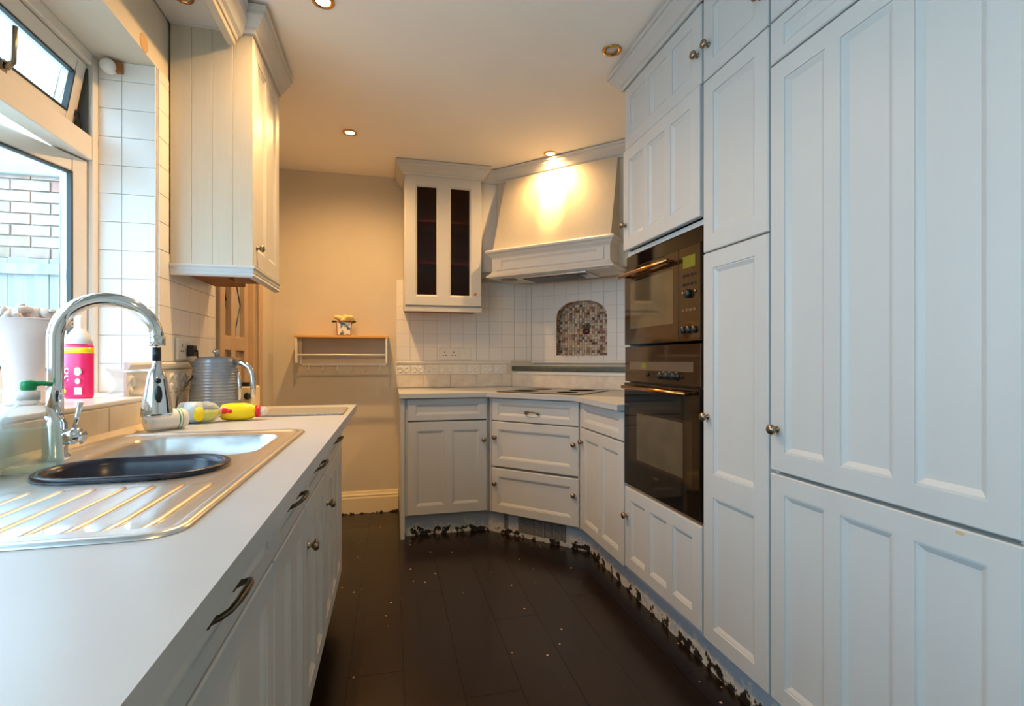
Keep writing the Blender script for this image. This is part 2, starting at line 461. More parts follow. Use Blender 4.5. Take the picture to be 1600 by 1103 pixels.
# back wall tiling
bx = steps(.035, 1.075)
tiles(wall_back, (0, YB), 0, bx, [1.115, 1.215, 1.315, 1.415, 1.515, 1.615, 1.715])
dado(wall_back, (0, YB), 0, .035, .91, 1.10)
for i in range(8): relief(wall_back, (0, YB), 0, .035+i*.105, .035+(i+1)*.105, 1.012, 1.084)
tiles(wall_back, (0, YB), 0, steps(.035, .91, .2), [.912, 1.008], 'plaster')
# diagonal wall tiling
tiles(wall_corner, (0, BW+.006), 0, steps(-1.94, -1.115), [1.115, 1.215, 1.315, 1.415, 1.515, 1.615, 1.715], hole=niche)
dado(wall_corner, (0, BW+.006), 0, -1.94, -1.115, 1.10)
# left wall tiling: return of the window reveal and the splashback
rows = [1.008+.0985*i for i in range(12)]+[WZ1]
tiles(wall_left, (0, WY1), 0, [-.985, -.915, -.8115], rows)
tiles(wall_left, (XL, 0), 90, [WY1+.006, 2.112], [1.115+.1*i for i in range(11)]+[WZ1])
tiles(wall_left, (XL, 0), 90, steps(2.112, 2.612), [1.115, 1.215, 1.315, 1.415, 1.515])
dado(wall_left, (XL, 0), 90, 1.80, 2.612, 1.10)
for i in range(8): relief(wall_left, (XL, 0), 90, 1.80+i*.1015, 1.80+(i+1)*.1015, 1.0, 1.084)
tiles(wall_left, (XL, 0), 90, steps(1.80, 2.612), [.912, .996])
pt = MB().lathe([(0, .0015), (.028, .0015), (.030, 0)], n=20, mat=Matrix.Rotation(RAD(90), 3, 'Y'))
pt.build('filler_patch', 'filler', wall_left, (XL+.0002, 1.93, 2.185))

# mosaic niche lining
nb = .006+BW+.065
mz = MB(); mats = ['mos%d' % i for i in range(8)]+['mortar']
mz.cur = 8; mz.prism(niche, nb, nb+.008, 'y')
def inside(p):
    for i in range(len(niche)):
        a, b = niche[i], niche[(i+1) % len(niche)]
        if (b[0]-a[0])*(p[1]-a[1])-(b[1]-a[1])*(p[0]-a[0]) < 0: return False
    return True
pit = .0205
wts = [7, 5, 2.6, 1.8, 3, 2, 1.8, 5]
nx = int((NT1-NT0)/pit)+1; nz = int((NZ1-NZ0)/pit)+1
for i in range(nx):
    for j in range(nz):
        x, z = NT0+.002+i*pit, NZ0+.002+j*pit
        if inside((x+.001, z+.001)) and inside((x+pit-.003, z+.001)) and inside((x+.001, z+pit-.003)) and inside((x+pit-.003, z+pit-.003)):
            mz.cur = random.choices(range(8), wts)[0]
            mz.box(x, x+pit-.003, nb-.004, nb+.001, z, z+pit-.003)
nl = len(niche)
for i in range(nl):                       # lining of the jambs, sill and arch
    a, b = niche[i], niche[(i+1) % nl]
    L = math.hypot(b[0]-a[0], b[1]-a[1]); cnt = max(1, round(L/pit)); dx, dz = (b[0]-a[0])/L, (b[1]-a[1])/L
    for q in range(cnt):
        for r in range(3):
            mz.cur = random.choices(range(8), [2, 4, 5, 5, 5, .5, 2, 1] if i != 0 else wts)[0]
            u0, u1 = L*q/cnt+.0012, L*(q+1)/cnt-.0012; y0, y1 = BW+.007+r*.0213, BW+.007+r*.0213+.0185
            pts = [(a[0]+dx*u0, y0, a[1]+dz*u0), (a[0]+dx*u1, y0, a[1]+dz*u1), (a[0]+dx*u1, y1, a[1]+dz*u1), (a[0]+dx*u0, y1, a[1]+dz*u0)]
            ins = [(p[0]-dz*.003, p[1], p[2]+dx*.003) for p in pts]
            mz.add(pts+ins, [(4, 5, 6, 7), (0, 1, 5, 4), (1, 2, 6, 5), (2, 3, 7, 6), (3, 0, 4, 7)])
mo = stuff(mz.build('mosaic_tiling', mats, wall_corner))
b = MB(); b.blob((-1.505, nb-.008, 1.335), .030, .012, .024, 12, 7); b.build('fruit_motif', 'beet', wall_corner)
for s, a in ((-.022, -.3), (.0, 0), (.026, .35)):
    b = MB(); b.prism([(-1.505+s*.4, 1.352), (-1.505+s*.4+.012, 1.352), (-1.505+s+.012, 1.375), (-1.505+s+.002, 1.386), (-1.505+s-.008, 1.374)], nb-.014, nb-.004, 'y')
    b.build('leaf_motif', 'leaf', wall_corner)
# boxed ledge along the foot of the diagonal wall
LT0, LT1 = -2.05, -1.03
bl = 4.73*R2
led = MB(); led.prism([D(-2.063, bl+.012)[:2], D(-1.03, bl+.012)[:2], D(-1.12, BW-.002)[:2], D(-1.94, BW-.002)[:2]], .91, 1.034)
trim_1 = struct(led.build('trim_1', 'plaster'))
b = MB(); b.box(LT0+.05, LT1-.03, bl+.004, bl+.012, 1.008, 1.033); b.build('white_strip', 'tile', trim_1, rot=(0, 0, RAD(-45)))
b = MB()
b.prism([D(-2.056, bl+.002)[:2], D(-2.045, bl-.008)[:2], D(-1.03, bl-.008)[:2], D(-1.12, BW-.008)[:2], D(-1.93, BW-.008)[:2]], 1.032, 1.070)
b.build('ledge_slab', 'ledge', trim_1, bev=.008)

# skirting on the back wall
b = MB(); b.prism([(0, .0), (-.018, .0), (-.018, .11), (-.014, .122), (-.016, .13), (-.010, .142), (-.006, .158), (0, .16)], -.80, .048, 'x')
struct(b.build('baseboard_back', 'skirt', loc=(0, YB, 0)))

# ------------------------------------------------------------------ window
wx = -.985
win = MB()
def frame_ring(b, x0, x1, y0, y1, z0, z1, w):
    b.box(x0, x1, y0, y0+w, z0, z1); b.box(x0, x1, y1-w, y1, z0, z1)
    b.box(x0, x1, y0+w, y1-w, z0, z0+w); b.box(x0, x1, y0+w, y1-w, z1-w, z1)
frame_ring(win, wx-.06, wx, WY0, WY1, WZ0+.01, WZ1, .04)
window_1 = struct(win.build('window_1', 'upvc', bev=.004))
b = MB(); b.box(wx-.06, wx, WY0+.04, WY1-.04, 1.794, 1.874); b.build('transom', 'upvc', window_1, bev=.004)
b = MB(); [b.box(wx-.06, wx, a, a+.06, z0, z1) for a in (.31, 1.08) for z0, z1 in ((WZ0+.05, 1.794), (1.874, WZ1-.04))]; b.build('mullion', 'upvc', window_1, bev=.004)
for (y0, y1, ang) in ((-.405, .305, 0), (.375, 1.075, 0), (1.145, 1.98, 16)):
    w = y1-y0; h = 1.794-(WZ0+.05)-.01
    holder = MB(); frame_ring(holder, -.045, 0, -w, 0, 0, h, .055)
    o = holder.build('casement', 'upvc', window_1, (wx-.012, y1, WZ0+.055), (0, 0, RAD(-ang)), bev=.005)
    b = MB(); b.box(-.026, -.020, -w+.05, -.05, .05, h-.05); b.build('pane', 'glass', o)
    b = MB(); frame_ring(b, -.016, .001, -w+.0545, -.0545, .0545, h-.0545, .006); b.build('gasket', 'rubber', o)
    b = MB(); frame_ring(b, -.05, -.018, -.004-(y1-y0)+.004, .004, -.004, h+.004, .004); b.build('rebate_seal', 'rubber', o)
for (y0, y1, ang) in ((-.405, .305, 0), (.375, 1.075, 0), (1.145, 1.98, 10)):
    w = y1-y0; h = WZ1-.04-1.874-.01
    holder = MB(); frame_ring(holder, -.045, 0, 0, w, -h, 0, .05)
    o = holder.build('vent_sash', 'upvc', window_1, (wx-.012, y0, WZ1-.045), (0, RAD(ang), 0), bev=.005)
    b = MB(); b.box(-.026, -.020, .045, w-.045, -h+.045, -.045); b.build('pane', 'glass', o)
    b = MB(); frame_ring(b, -.016, .001, .0495, w-.0495, -h+.0495, -.0495, .006); b.build('gasket', 'rubber', o)
    b = MB(); b.box(0, .016, w*.58, w*.58+.02, -h+.01, -h+.05); b.tube([(.018, w*.58+.01, -h+.03), (.03, w*.58+.01, -h+.05), (.032, w*.58-.01, -h+.14)], [.008, .008, .006], 8)
    b.build('window_handle', 'nickel', o)
b = MB()
b.tube([(wx-.03, 1.972, 1.90), (wx-.05, 1.965, 1.98), (wx-.03, 1.972, 2.06)], .005, 6); b.box(wx-.05, wx-.012, 1.974, 1.984, 1.88, 2.10)
b.build('friction_stay', 'rubber', window_1)
# boxed window sill
b = MB(); b.box(wx, -.735, WY0, 1.745, .912, .995); b.box(wx, XL+.0, 1.745, WY1, .912, .995)
trim_2 = struct(b.build('trim_2', 'plaster'))
b = MB(); b.prism([(wx, WY0), (-.73, WY0), (-.73, 1.75), (XL, 1.75), (XL, WY1-.008), (wx, WY1-.008)], .995, 1.008); b.build('sill_top', 'tile', trim_2, bev=.004)
y = 1.745
while y > WY0+.1:
    put('sill_tile', tile_mesh(.196, .078, 'tile_dull'), trim_2, (-.735, y-.198, .914), (0, 0, RAD(90))); y -= .199
b = MB(); b.prism([(0, 0), (.014, 0), (.004, .012), (0, .018)], WY0, 1.745, 'y'); b.build('sealant_bead', 'tile_dull', trim_2, (-.728, 0, .911))

# little white bracket at the head of the reveal
t = tag(MB().lathe([(0, 0), (.020, 0), (.023, .006), (.023, .03), (.017, .038), (.012, .04)], n=20, mat=Matrix.Rotation(RAD(90), 3, 'X')).build('blind_bracket', 'white_plastic', loc=(-.945, WY1-.0075, 2.128)),
        'small white round blind bracket at the top of the tiled window reveal', 'bracket')
b = MB(); b.box(.012, .036, -.016, 0, -.014, .02); b.build('bracket_plate', 'raw_wood', t)

# ------------------------------------------------------------------ glazed side door in the left wall
b = MB(); x0, x1 = XL-.10, XL-.04
frame_ring(b, x0-.02, x1+.03, DY0, DY1, -.05, DZ1, .05)
door_1 = struct(b.build('door_1', 'door_paint'))
b = MB()
for a, c in ((DY0+.05, DY0+.12), (DY0+.30, DY0+.38), (DY1-.12, DY1-.05)): b.box(x0, x1, a, c, .01, DZ1-.05)
for a, c in ((.01, .20), (1.17, 1.25), (DZ1-.15, DZ1-.05)): b.box(x0, x1-.001, DY0+.05, DY1-.05, a, c)
leaf = b.build('door_leaf', 'door_paint', door_1, bev=.004)
for a, c in ((DY0+.12, DY0+.30), (DY0+.38, DY1-.12)):
    b = MB(); b.box(x0+.026, x0+.032, a-.004, c+.004, 1.246, DZ1-.146); b.build('pane', 'pane_grey', leaf)
    b = MB(); m = (a+c)/2; X = x0+.034
    for z0 in (1.30, 1.58):
        for p, q in (((a, z0+.14), (m, z0)), ((m, z0), (c, z0+.14)), ((c, z0+.14), (m, z0+.28)), ((m, z0+.28), (a, z0+.14))):
            b.tube([(X, p[0], p[1]), (X, q[0], q[1])], .004, 6)
    b.tube([(X, m, 1.25), (X, m, 1.30)], .004, 6); b.tube([(X, m, 1.86), (X, m, 1.90)], .004, 6)
    b.build('lead_came', 'lead', leaf)
    b = MB(); b.box(x0+.02, x0+.04, a-.004, c+.004, .196, 1.174); b.build('door_panel', 'door_paint', leaf)
b = MB()
b.box(XL-.001, XL+.016, DY0-.07, DY0+.004, 0, DZ1+.07); b.box(XL-.001, XL+.016, DY1-.004, DY1+.07, 0, DZ1+.07); b.box(XL-.001, XL+.016, DY0+.004, DY1-.004, DZ1-.004, DZ1+.07)
b.build('architrave', 'door_paint', door_1, bev=.004)
# unseen glazed garden door behind the camera, added to bring in daylight
b = MB()
for a, c in ((-1.95, -1.87), (-.73, -.65)): b.box(XL-.12, XL-.06, a, c, 0, 2.1)
b.box(XL-.12, XL-.06, -1.87, -.73, 0, .09); b.box(XL-.12, XL-.06, -1.87, -.73, 2.02, 2.1)
added_garden_door = struct(b.build('added_garden_door', 'upvc'))
b = MB(); b.box(XL-.095, XL-.088, -1.875, -.725, .085, 2.025); b.build('pane', 'glass', added_garden_door)

# ------------------------------------------------------------------ fronts: doors, drawers, knobs, pulls
T = .02
def front_mesh(w, h, panels, mat='paint'):
    """frame-and-panel front, face at y=-T; panels = (x0,x1,z0,z1) openings with a moulded rebate"""
    b = MB(); c = .003
    xs = sorted({c, w-c, *[p[0] for p in panels], *[p[1] for p in panels]})
    zs = sorted({c, h-c, *[p[2] for p in panels], *[p[3] for p in panels]})
    for i in range(len(xs)-1):
        for j in range(len(zs)-1):
            mx, mz = (xs[i]+xs[i+1])/2, (zs[j]+zs[j+1])/2
            if any(p[0] < mx < p[1] and p[2] < mz < p[3] for p in panels): continue
            b.add([(xs[i], -T, zs[j]), (xs[i+1], -T, zs[j]), (xs[i+1], -T, zs[j+1]), (xs[i], -T, zs[j+1])], [(0, 1, 2, 3)])
    def ring(r0, y0, r1, y1):
        P = lambda r, y: [(r[0], y, r[2]), (r[1], y, r[2]), (r[1], y, r[3]), (r[0], y, r[3])]
        b.add(P(r0, y0)+P(r1, y1), [(i, (i+1) % 4, 4+(i+1) % 4, 4+i) for i in range(4)])
    ins = lambda r, d: (r[0]+d, r[1]-d, r[2]+d, r[3]-d)
    for p in panels:
        ring(p, -T, ins(p, .001), -T+.003)
        ring(ins(p, .001), -T+.003, ins(p, .005), -T+.003)
        ring(ins(p, .005), -T+.003, ins(p, .018), -T+.010)
        ring(ins(p, .018), -T+.010, ins(p, .018), -T+.014)
    o = (0, w, 0, h)
    ring((c, w-c, c, h-c), -T, o, -T+c); ring(o, -T+c, o, 0)
    b.add([(0, 0, 0), (w, 0, 0), (w, 0, h), (0, 0, h)], [(3, 2, 1, 0)])
    # back face has openings closed by the panels
    return b.mesh('front', mat)
def grid_panels(w, h, n, stile=.055, rail=.055, mull=.045, splits=None):
    pw = (w-2*stile-(n-1)*mull)/n; out = []
    zz = [(rail, h-rail)] if not splits else splits
    for i in range(n):
        x = stile+i*(pw+mull)
        for a, c in zz: out.append((x, x+pw, a, c))
    return out
def knob_mesh():
    return shared('knob', 'nickel', lambda b: b.lathe([(.009, 0), (.009, .002), (.0055, .004), (.005, .011), (.010, .013), (.0145, .018), (.0150, .022), (.012, .027), (.006, .0295), (0, .030)], n=20, mat=Matrix.Rotation(RAD(90), 3, 'X')))
def pull_mesh(key, mat, w):
    def fn(b):
        pts = [(-w/2, -.002, -.006), (-w/2, -.014, -.003), (-w/2+.006, -.024, .002), (-w/4, -.029, .005), (0, -.030, .006), (w/4, -.029, .005), (w/2-.006, -.024, .002), (w/2, -.014, -.003), (w/2, -.002, -.006)]
        b.tube(pts, [.0065, .0042, .004, .0045, .005, .0045, .004, .0042, .0065], 10)
        for s in (-1, 1): b.lathe([(.010, 0), (.010, .002), (.006, .004)], (s*w/2, 0, -.006), 14, Matrix.Rotation(RAD(90), 3, 'X'))
    return shared(key, mat, fn)
def front(parent, name, x, z, w, h, n, knobs=(), pull=None, stile=.055, rail=.055, mull=.045, splits=None, dy=0):
    p = grid_panels(w, h, n, stile, rail, mull, splits)
    o = put(name, front_mesh(w, h, p), parent, (x, dy, z))
    for q in p:
        b = MB(); b.box(q[0]+.015, q[1]-.015, -T+.0095, -T+.015, q[2]+.015, q[3]-.015); b.build('panel', 'paint', o)
    for kx, kz in knobs: put('knob', knob_mesh(), o, (kx, -T, kz))
    if pull: put('pull_handle', pull_mesh(pull[2], pull[3], pull[4]), o, (pull[0], -T, pull[1]))
    return o
def carcass(parent, w, d, z0, z1, top=True, mat='paint'):
    b = MB(); zt, z1 = z1, (z1 if top else .72)
    b.box(0, .018, 0, d, z0, z1); b.box(w-.018, w, 0, d, z0, z1)
    b.box(.018, w-.018, 0, d, z0, z0+.018); b.box(.018, w-.018, d-.008, d, z0+.018, z1)
    if top: b.box(.018, w-.018, 0, d-.008, z1-.018, z1)
    return b.build('carcass', mat, parent)
def rail_bar(parent, w, z, h=.03, d=.02):
    b = MB(); b.box(.018, w-.018, 0, d, z, z+h); return b.build('carcass_rail', 'gap', parent)

# ------------------------------------------------------------------ left run of base units
LX = -.242
left_units = [
    (1.82, 2.42, 3, (.05, .46), 'end grey base unit under speckled board with three-panel door, furthest of the sink run', .30),
    (1.43, 1.816, 2, (.028, .46), 'narrow grey base unit with a knob, second from the far end of the sink run', .195),
    (1.06, 1.426, 2, None, 'narrow grey base unit below the sink bowl, drawer pull but no knob in view', .18),
    (.46, 1.056, 3, None, 'wide grey base unit below the sink drainer with large bronze drawer pull', .284),
    (-.14, .456, 3, None, 'nearest grey base unit of the sink run, mostly under the bare white worktop end', .30)]
for (y0, y1, n, kn, lab, px) in left_units:
    w = y1-y0
    u = thing('base_cabinet', lab, 'cabinet', (LX, y0, 0), 90, 'base units under the sink worktop')
    carcass(u, w, .52, .15, .878, top=False)
    rail_bar(u, w, .725, .014)
    rail_bar(u, w, .862, .016)
    front(u, 'drawer', .002, .735, w-.004, .138, 1, pull=(px, .066, 'bronze_pull', 'bronze', .105), stile=.045, rail=.032)
    front(u, 'door', .002, .153, w-.004, .575, n, knobs=[kn] if kn else (), stile=.05, mull=.042)
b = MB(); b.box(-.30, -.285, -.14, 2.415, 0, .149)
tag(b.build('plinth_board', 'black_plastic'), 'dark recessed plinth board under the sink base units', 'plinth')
# worktop, cut out for the sink
b = MB(); X0, X1, Y0, Y1 = -.806, -.16, -.15, 2.46; za, zb = .880, .910
hx0, hx1, hy0, hy1 = -.70, -.27, .70, 1.575
b.box(X0, hx0, Y0, Y1, za, zb); b.box(hx1, X1, Y0, Y1, za, zb); b.box(hx0, hx1, Y0, hy0, za, zb); b.box(hx0, hx1, hy1, Y1, za, zb)
tag(b.build('worktop', 'laminate'), 'long white worktop with inset steel sink along the window wall', 'worktop')

# ------------------------------------------------------------------ sink
def rrect(x0, x1, y0, y1, r, n=6):
    out = []
    for cx, cy, a in ((x1-r, y0+r, -90), (x1-r, y1-r, 0), (x0+r, y1-r, 90), (x0+r, y0+r, 180)):
        for i in range(n+1):
            q = RAD(a+90*i/n); out.append((cx+r*math.cos(q), cy+r*math.sin(q)))
    return out
def plate(outline, holes, z, name, mat, parent):
    bm = bmesh.new()
    for lp in [outline]+holes:
        vs = [bm.verts.new((x, y, z)) for x, y in lp]
        for i in range(len(vs)): bm.edges.new((vs[i], vs[(i+1) % len(vs)]))
    bmesh.ops.triangle_fill(bm, use_beauty=True, use_dissolve=False, edges=bm.edges[:], normal=(0, 0, 1))
    me = bpy.data.meshes.new(name); bm.to_mesh(me); bm.free(); me.materials.append(M[mat])
    return put(name, me, parent)
def inset(lp, d):
    n = len(lp); out = []
    for i in range(n):
        p, a, c = Vector(lp[i]), Vector(lp[i-1]), Vector(lp[(i+1) % n])
        t1, t2 = (p-a).normalized(), (c-p).normalized()
        n1, n2 = Vector((-t1.y, t1.x)), Vector((-t2.y, t2.x))
        q = p+(n1+n2)/(1+n1.dot(n2))*d; out.append((q.x, q.y))
    return out
def loft(b, loops):
    n = len(loops[0][0]); vs = [(x, y, z) for lp, z in loops for x, y in lp]
    fs = [(i*n+j, i*n+(j+1) % n, (i+1)*n+(j+1) % n, (i+1)*n+j) for i in range(len(loops)-1) for j in range(n)]
    k = b.smooth; b.smooth = True; b.add(vs, fs); b.smooth = k
sink = thing('kitchen_sink', 'stainless steel sink with one and a half bowls and ribbed drainer set in white worktop', 'sink', (-.485, 1.13, .91))
def S(lp): return [(x+.485, y-1.13) for x, y in lp]
outl = S(rrect(-.725, -.245, .665, 1.60, .045))
inn = inset(outl, .022)
main = S(rrect(-.645, -.300, 1.215, 1.53, .06)); half = S(rrect(-.612, -.322, .995, 1.185, .094, 10))
b = MB(); loft(b, [(outl, .0005), (inset(outl, .002), .0045), (inset(outl, .008), .006), (inset(outl, .017), .0045), (inn, .0015)])
b.build('rim', 'steel', sink)
plate(inn, [main, half], .0015, 'deck', 'steel', sink)
b = MB(); loft(b, [(main, .0015), (inset(main, .006), -.006), (inset(main, .012), -.06), (inset(main, .018), -.14), (inset(main, .045), -.165)])
b.add([(x, y, -.165) for x, y in inset(main, .045)], [list(range(len(main)))]); b.build('main_bowl', 'steel', sink)
b = MB(); loft(b, [(half, .0015), (inset(half, .006), -.006), (inset(half, .02), -.10)])
b.add([(x, y, -.10) for x, y in inset(half, .02)], [list(range(len(half)))]); b.build('half_bowl', 'steel', sink)
b = MB(); loft(b, [(inset(main, .12), -.1645), (inset(main, .125), -.163), (inset(main, .15), -.164)]); b.build('waste', 'chrome', sink)
def rib(b):
    L = .245
    n = 12
    for i in range(n):
        pass
    vs = []; m = 16
    for i in range(m+1):
        y = L*i/m; e = min(1, min(i, m-i)/1.6); e = math.sin(e*math.pi/2)
        for x, z in ((-.0206, 0), (-.0188, .0026), (-.011, .0034), (0, .0036), (.011, .0034), (.0188, .0026), (.0206, 0)):
            vs.append((x*(.35+.65*e), y, z*e))
    b.smooth = True
    b.add(vs, [(i*7+j, i*7+j+1, (i+1)*7+j+1, (i+1)*7+j) for i in range(m) for j in range(6)])
for i in range(9):
    put('drainer_rib', shared('drainer_rib', 'steel', rib), sink, (-.308-i*.0425+.485, .708-1.13, .0012))
# dark strainer bowl in the half bowl
st = MB(); hl = rrect(-.622, -.312, .985, 1.195, .10, 10); hl = [(x+.467, y-1.09) for x, y in hl]
loft(st, [(inset(hl, .012), -.002), (hl, -.001), (hl, .006), (inset(hl, .004), .0085), (inset(hl, .012), .0075), (inset(hl, .018), -.004), (inset(hl, .026), -.06)])
st.add([(x, y, -.06) for x, y in inset(hl, .026)], [list(range(len(hl)))])
tag(st.build('strainer_bowl', 'strainer', loc=(-.467, 1.09, .9125)), 'dark navy oval strainer bowl resting in the sink half bowl', 'strainer')

# ------------------------------------------------------------------ tap
tap = thing('mixer_tap', 'tall chrome swan-neck mixer tap with pull-down spray head behind the sink', 'tap', (-.685, 1.245, .9125), math.degrees(math.atan2(.05, .167)))
span = .1745
b = MB(); b.lathe([(.027, 0), (.027, .006), (.021, .012), (.0205, .075), (.0165, .082), (.0165, .09)], n=28); b.build('tap_base', 'chrome', tap)
rr = span/2; zc = .252
pts = [(0, 0, .085), (0, 0, .16)]+[(rr-rr*math.cos(math.pi*i/20), 0, zc+rr*math.sin(math.pi*i/20)) for i in range(21)]+[(span, 0, zc-.012)]
b = MB(); b.tube(pts, .0145, 18); b.lathe([(.0145, 0), (.0165, .002), (.0165, .022), (.0145, .024)], (span, 0, zc-.014), 20); b.build('swan_neck', 'chrome', tap)
b = MB(); b.tube([(span, 0, .235), (span, 0, .205)], .0085, 12); b.build('hose', 'black_plastic', tap)
b = MB(); b.lathe([(.024, .078), (.030, .080), (.031, .088), (.027, .12), (.020, .16), (.0155, .185), (.010, .188), (.009, .205)], (span, 0, 0), 28); sh = b.build('spray_head', 'chrome', tap)
b = MB(); b.blob((span+.005, -.0235, .128), .0075, .006, .022, 12, 8); b.blob((span+.004, -.018, .160), .006, .005, .007, 12, 8); b.build('spray_button', 'black_plastic', sh)
b = MB(); b.tube([(.012, -.005, .045), (.032, -.022, .047), (.046, -.034, .048)], .0165, 18); lv = b.build('lever_body', 'chrome', tap)
b = MB(); b.tube([(.036, -.026, .06), (.040, -.028, .085), (.046, -.026, .118)], [.005, .0042, .005], 10); b.build('lever', 'chrome', lv)

# ------------------------------------------------------------------ left wall unit, pelmet
CR = lambda z: [(0, z), (.010, z), (.012, z+.012), (.022, z+.018), (.038, z+.040), (.050, z+.052), (.052, z+.066), (.060, z+.068), (.060, z+.084), (0, z+.084)]
lw = thing('wall_cabinet', 'grey boarded wall cabinet on the window wall with brass-lit panel door above the kettle', 'cabinet', (-.54, 2.115, 0), 90)
Wd, Dp = .465, .262
b = MB(); b.box(.012, Wd, 0, Dp, 1.482, 2.375); b.build('carcass', 'paint', lw)
for i in range(4):
    a, c = -T+i*(Dp+T)/4, -T+(i+1)*(Dp+T)/4
    b = MB(); b.box(0, .0118, a+.0003, c-.0003, 1.482, 2.375); b.build('side_board', 'paint_wood', lw, bev=.001, seg=1)
front(lw, 'door', .016, 1.486, Wd-.018, .885, 2, knobs=[(.04, .075)], stile=.06, rail=.065, mull=.05)
b = MB(); b.sweep([(0.0, Dp), (0.0, -T), (Wd, -T)], CR(2.372), 1); b.build('crown', 'paint', lw)
b = MB(); b.sweep([(0.0, Dp), (0.0, -T), (Wd-.01, -T)], [(-.018, 1.438), (-.002, 1.438), (.004, 1.444), (.002, 1.452), (.004, 1.458), (.002, 1.468), (.007, 1.474), (.007, 1.481), (-.018, 1.481)], 1); b.build('light_pelmet', 'paint', lw)
b = MB(); b.box(.03, Wd-.02, .12, Dp-.01, 1.456, 1.4815); b.build('torn_underside', 'raw_wood', lw, bev=.004)
for a, c, q, z in ((.02, .06, .11, 1.449), (.2, .24, .10, 1.445)):
    b = MB(); b.box(a, c, .01, q, z, 1.4815); b.build('wood_batten', 'raw_wood', lw)
pl = thing('bridging_pelmet', 'grey pelmet with crown moulding bridging over the window from the wall cabinet', 'pelmet', (-.579, 2.112, 0), 90)
b = MB(); b.box(-1.9, -.003, .028, .226, 2.377, 2.395); b.build('soffit_panel', 'paint', pl)
b = MB(); b.box(-1.9, -.003, 0, .028, 2.317, 2.40); b.build('pelmet_board', 'paint_wood', pl, bev=.003)
b = MB(); b.sweep([(-1.9, 0), (-.003, 0)], [(0, 2.34), (.006, 2.34), (.010, 2.352), (.022, 2.36), (.034, 2.385), (.048, 2.405), (.05, 2.43), (.058, 2.435), (.058, 2.456), (0, 2.456)], 1); b.build('crown', 'paint', pl)

# ------------------------------------------------------------------ back left base unit and corner units
u = thing('base_cabinet', 'grey base unit against the back wall with two-panel door left of the corner drawers', 'cabinet', (.08, 3.21, 0), 0)
carcass(u, .535, .60, .14, .88)
rail_bar(u, .535, .722, .014)
b = MB(); b.box(-.026, 0, -.02, .6, 0, .88); b.build('end_panel', 'paint', u, bev=.002)
front(u, 'drawer', .018, .737, .502, .138, 1, stile=.045, rail=.034)
front(u, 'door', .018, .146, .502, .582, 2, knobs=[(.478, .46)], stile=.05, mull=.05)
b = MB(); b.box(.0805, .66, 3.255, 3.27, 0, .139); tag(b.build('plinth_board', 'plinth'), 'flaking grey plinth board under the back wall base unit', 'plinth')

o = D(-1.80, 2.70)
u = thing('corner_drawer_unit', 'grey diagonal corner unit of three wide drawers below the hob', 'cabinet', o, -45)
carcass(u, .614, .50, .14, .88)
for z in (.426, .722): rail_bar(u, .614, z, .014)
front(u, 'drawer', .004, .733, .606, .142, 1, pull=(.295, .064, 'nickel_pull', 'nickel', .085), stile=.05, rail=.034)
front(u, 'drawer', .004, .441, .606, .285, 1, knobs=[(.03, .185), (.578, .185)], stile=.05, rail=.05)
front(u, 'drawer', .004, .146, .606, .281, 1, knobs=[(.03, .185), (.578, .185)], stile=.05, rail=.05)
pb = MB(); pb.box(-.10, .70, 0, .015, 0, .139)
pp = tag(pb.build('plinth_board', 'plinth', loc=D(-1.79, 2.728), rot=(0, 0, RAD(-45))), 'flaking diagonal plinth board with perforated vent grille below corner drawers', 'plinth')
pp.data = MB().box(-.065, .66, 0, .015, 0, .139).mesh('plinth_board', 'plinth')
b = MB(); b.box(.165, .50, -.003, 0, .03, .132); b.build('vent_grille', 'grille', pp)
b = MB(); b.box(.06, .09, -.003, 0, .035, .13); b.build('vent_grille', 'grille', pp)
# corner posts either side of the diagonal unit
b = MB(); b.prism([(.619, 3.205), (.598+.021, 3.195), (.628, 3.184), (.66, 3.21), (.66, 3.27), (.619, 3.27)], .14, .88); b.build('corner_post', 'paint', u, rot=(0, 0, 0)).matrix_parent_inverse = Matrix.Translation(Vector(o)).inverted() if False else (Matrix.Translation(Vector(o)) @ Matrix.Rotation(RAD(-45), 4, 'Z')).inverted()
b = MB(); b.prism([(1.062, 2.742), (1.058, 2.718), (1.10, 2.714), (1.16, 2.72), (1.16, 2.80), (1.13, 2.80)], .14, .88); b.build('corner_post', 'paint', u).matrix_parent_inverse = (Matrix.Translation(Vector(o)) @ Matrix.Rotation(RAD(-45), 4, 'Z')).inverted()

u = thing('base_cabinet', 'short grey base unit between corner drawers and oven tower, drawer over two-panel door', 'cabinet', (1.075, 2.71, 0), -90)
carcass(u, .555, .57, .14, .88)
rail_bar(u, .555, .722, .014)
front(u, 'drawer', .004, .737, .545, .138, 1, stile=.05, rail=.034)
front(u, 'door', .004, .153, .545, .576, 2, knobs=[(.032, .50)], stile=.055, mull=.05)

# corner worktop and hob
b = MB()
b.prism([(.045, 3.155), (.590, 3.155), (1.02, 2.725), (1.02, 2.155), (1.65, 2.155), (1.65, 3.235), D(-1.10, 4.70*R2)[:2], D(-1.99, 4.715*R2)[:2], (.90, 3.812), (.045, 3.812)], .882, .91)
tag(b.build('worktop', 'laminate'), 'white corner worktop carrying the black hob at the end of the room', 'worktop')
hb = thing('ceramic_hob', 'black ceramic hob set flush in the corner worktop', 'hob', D(-1.50, 2.97, .9102), -45)
b = MB(); b.prism(rrect(-.295, .295, -.245, .255, .015), 0, .005); b.build('hob_glass', 'hob', hb, bev=.0015)
for x, y, r in ((-.15, -.1, .09), (.15, -.1, .07), (-.15, .13, .07), (.15, .13, .09)):
    b = MB(); b.lathe([(r-.003, .0052), (r, .0056), (r+.003, .0052)], (x, y, 0), 32); b.build('cooking_zone', 'oven_strip', hb)

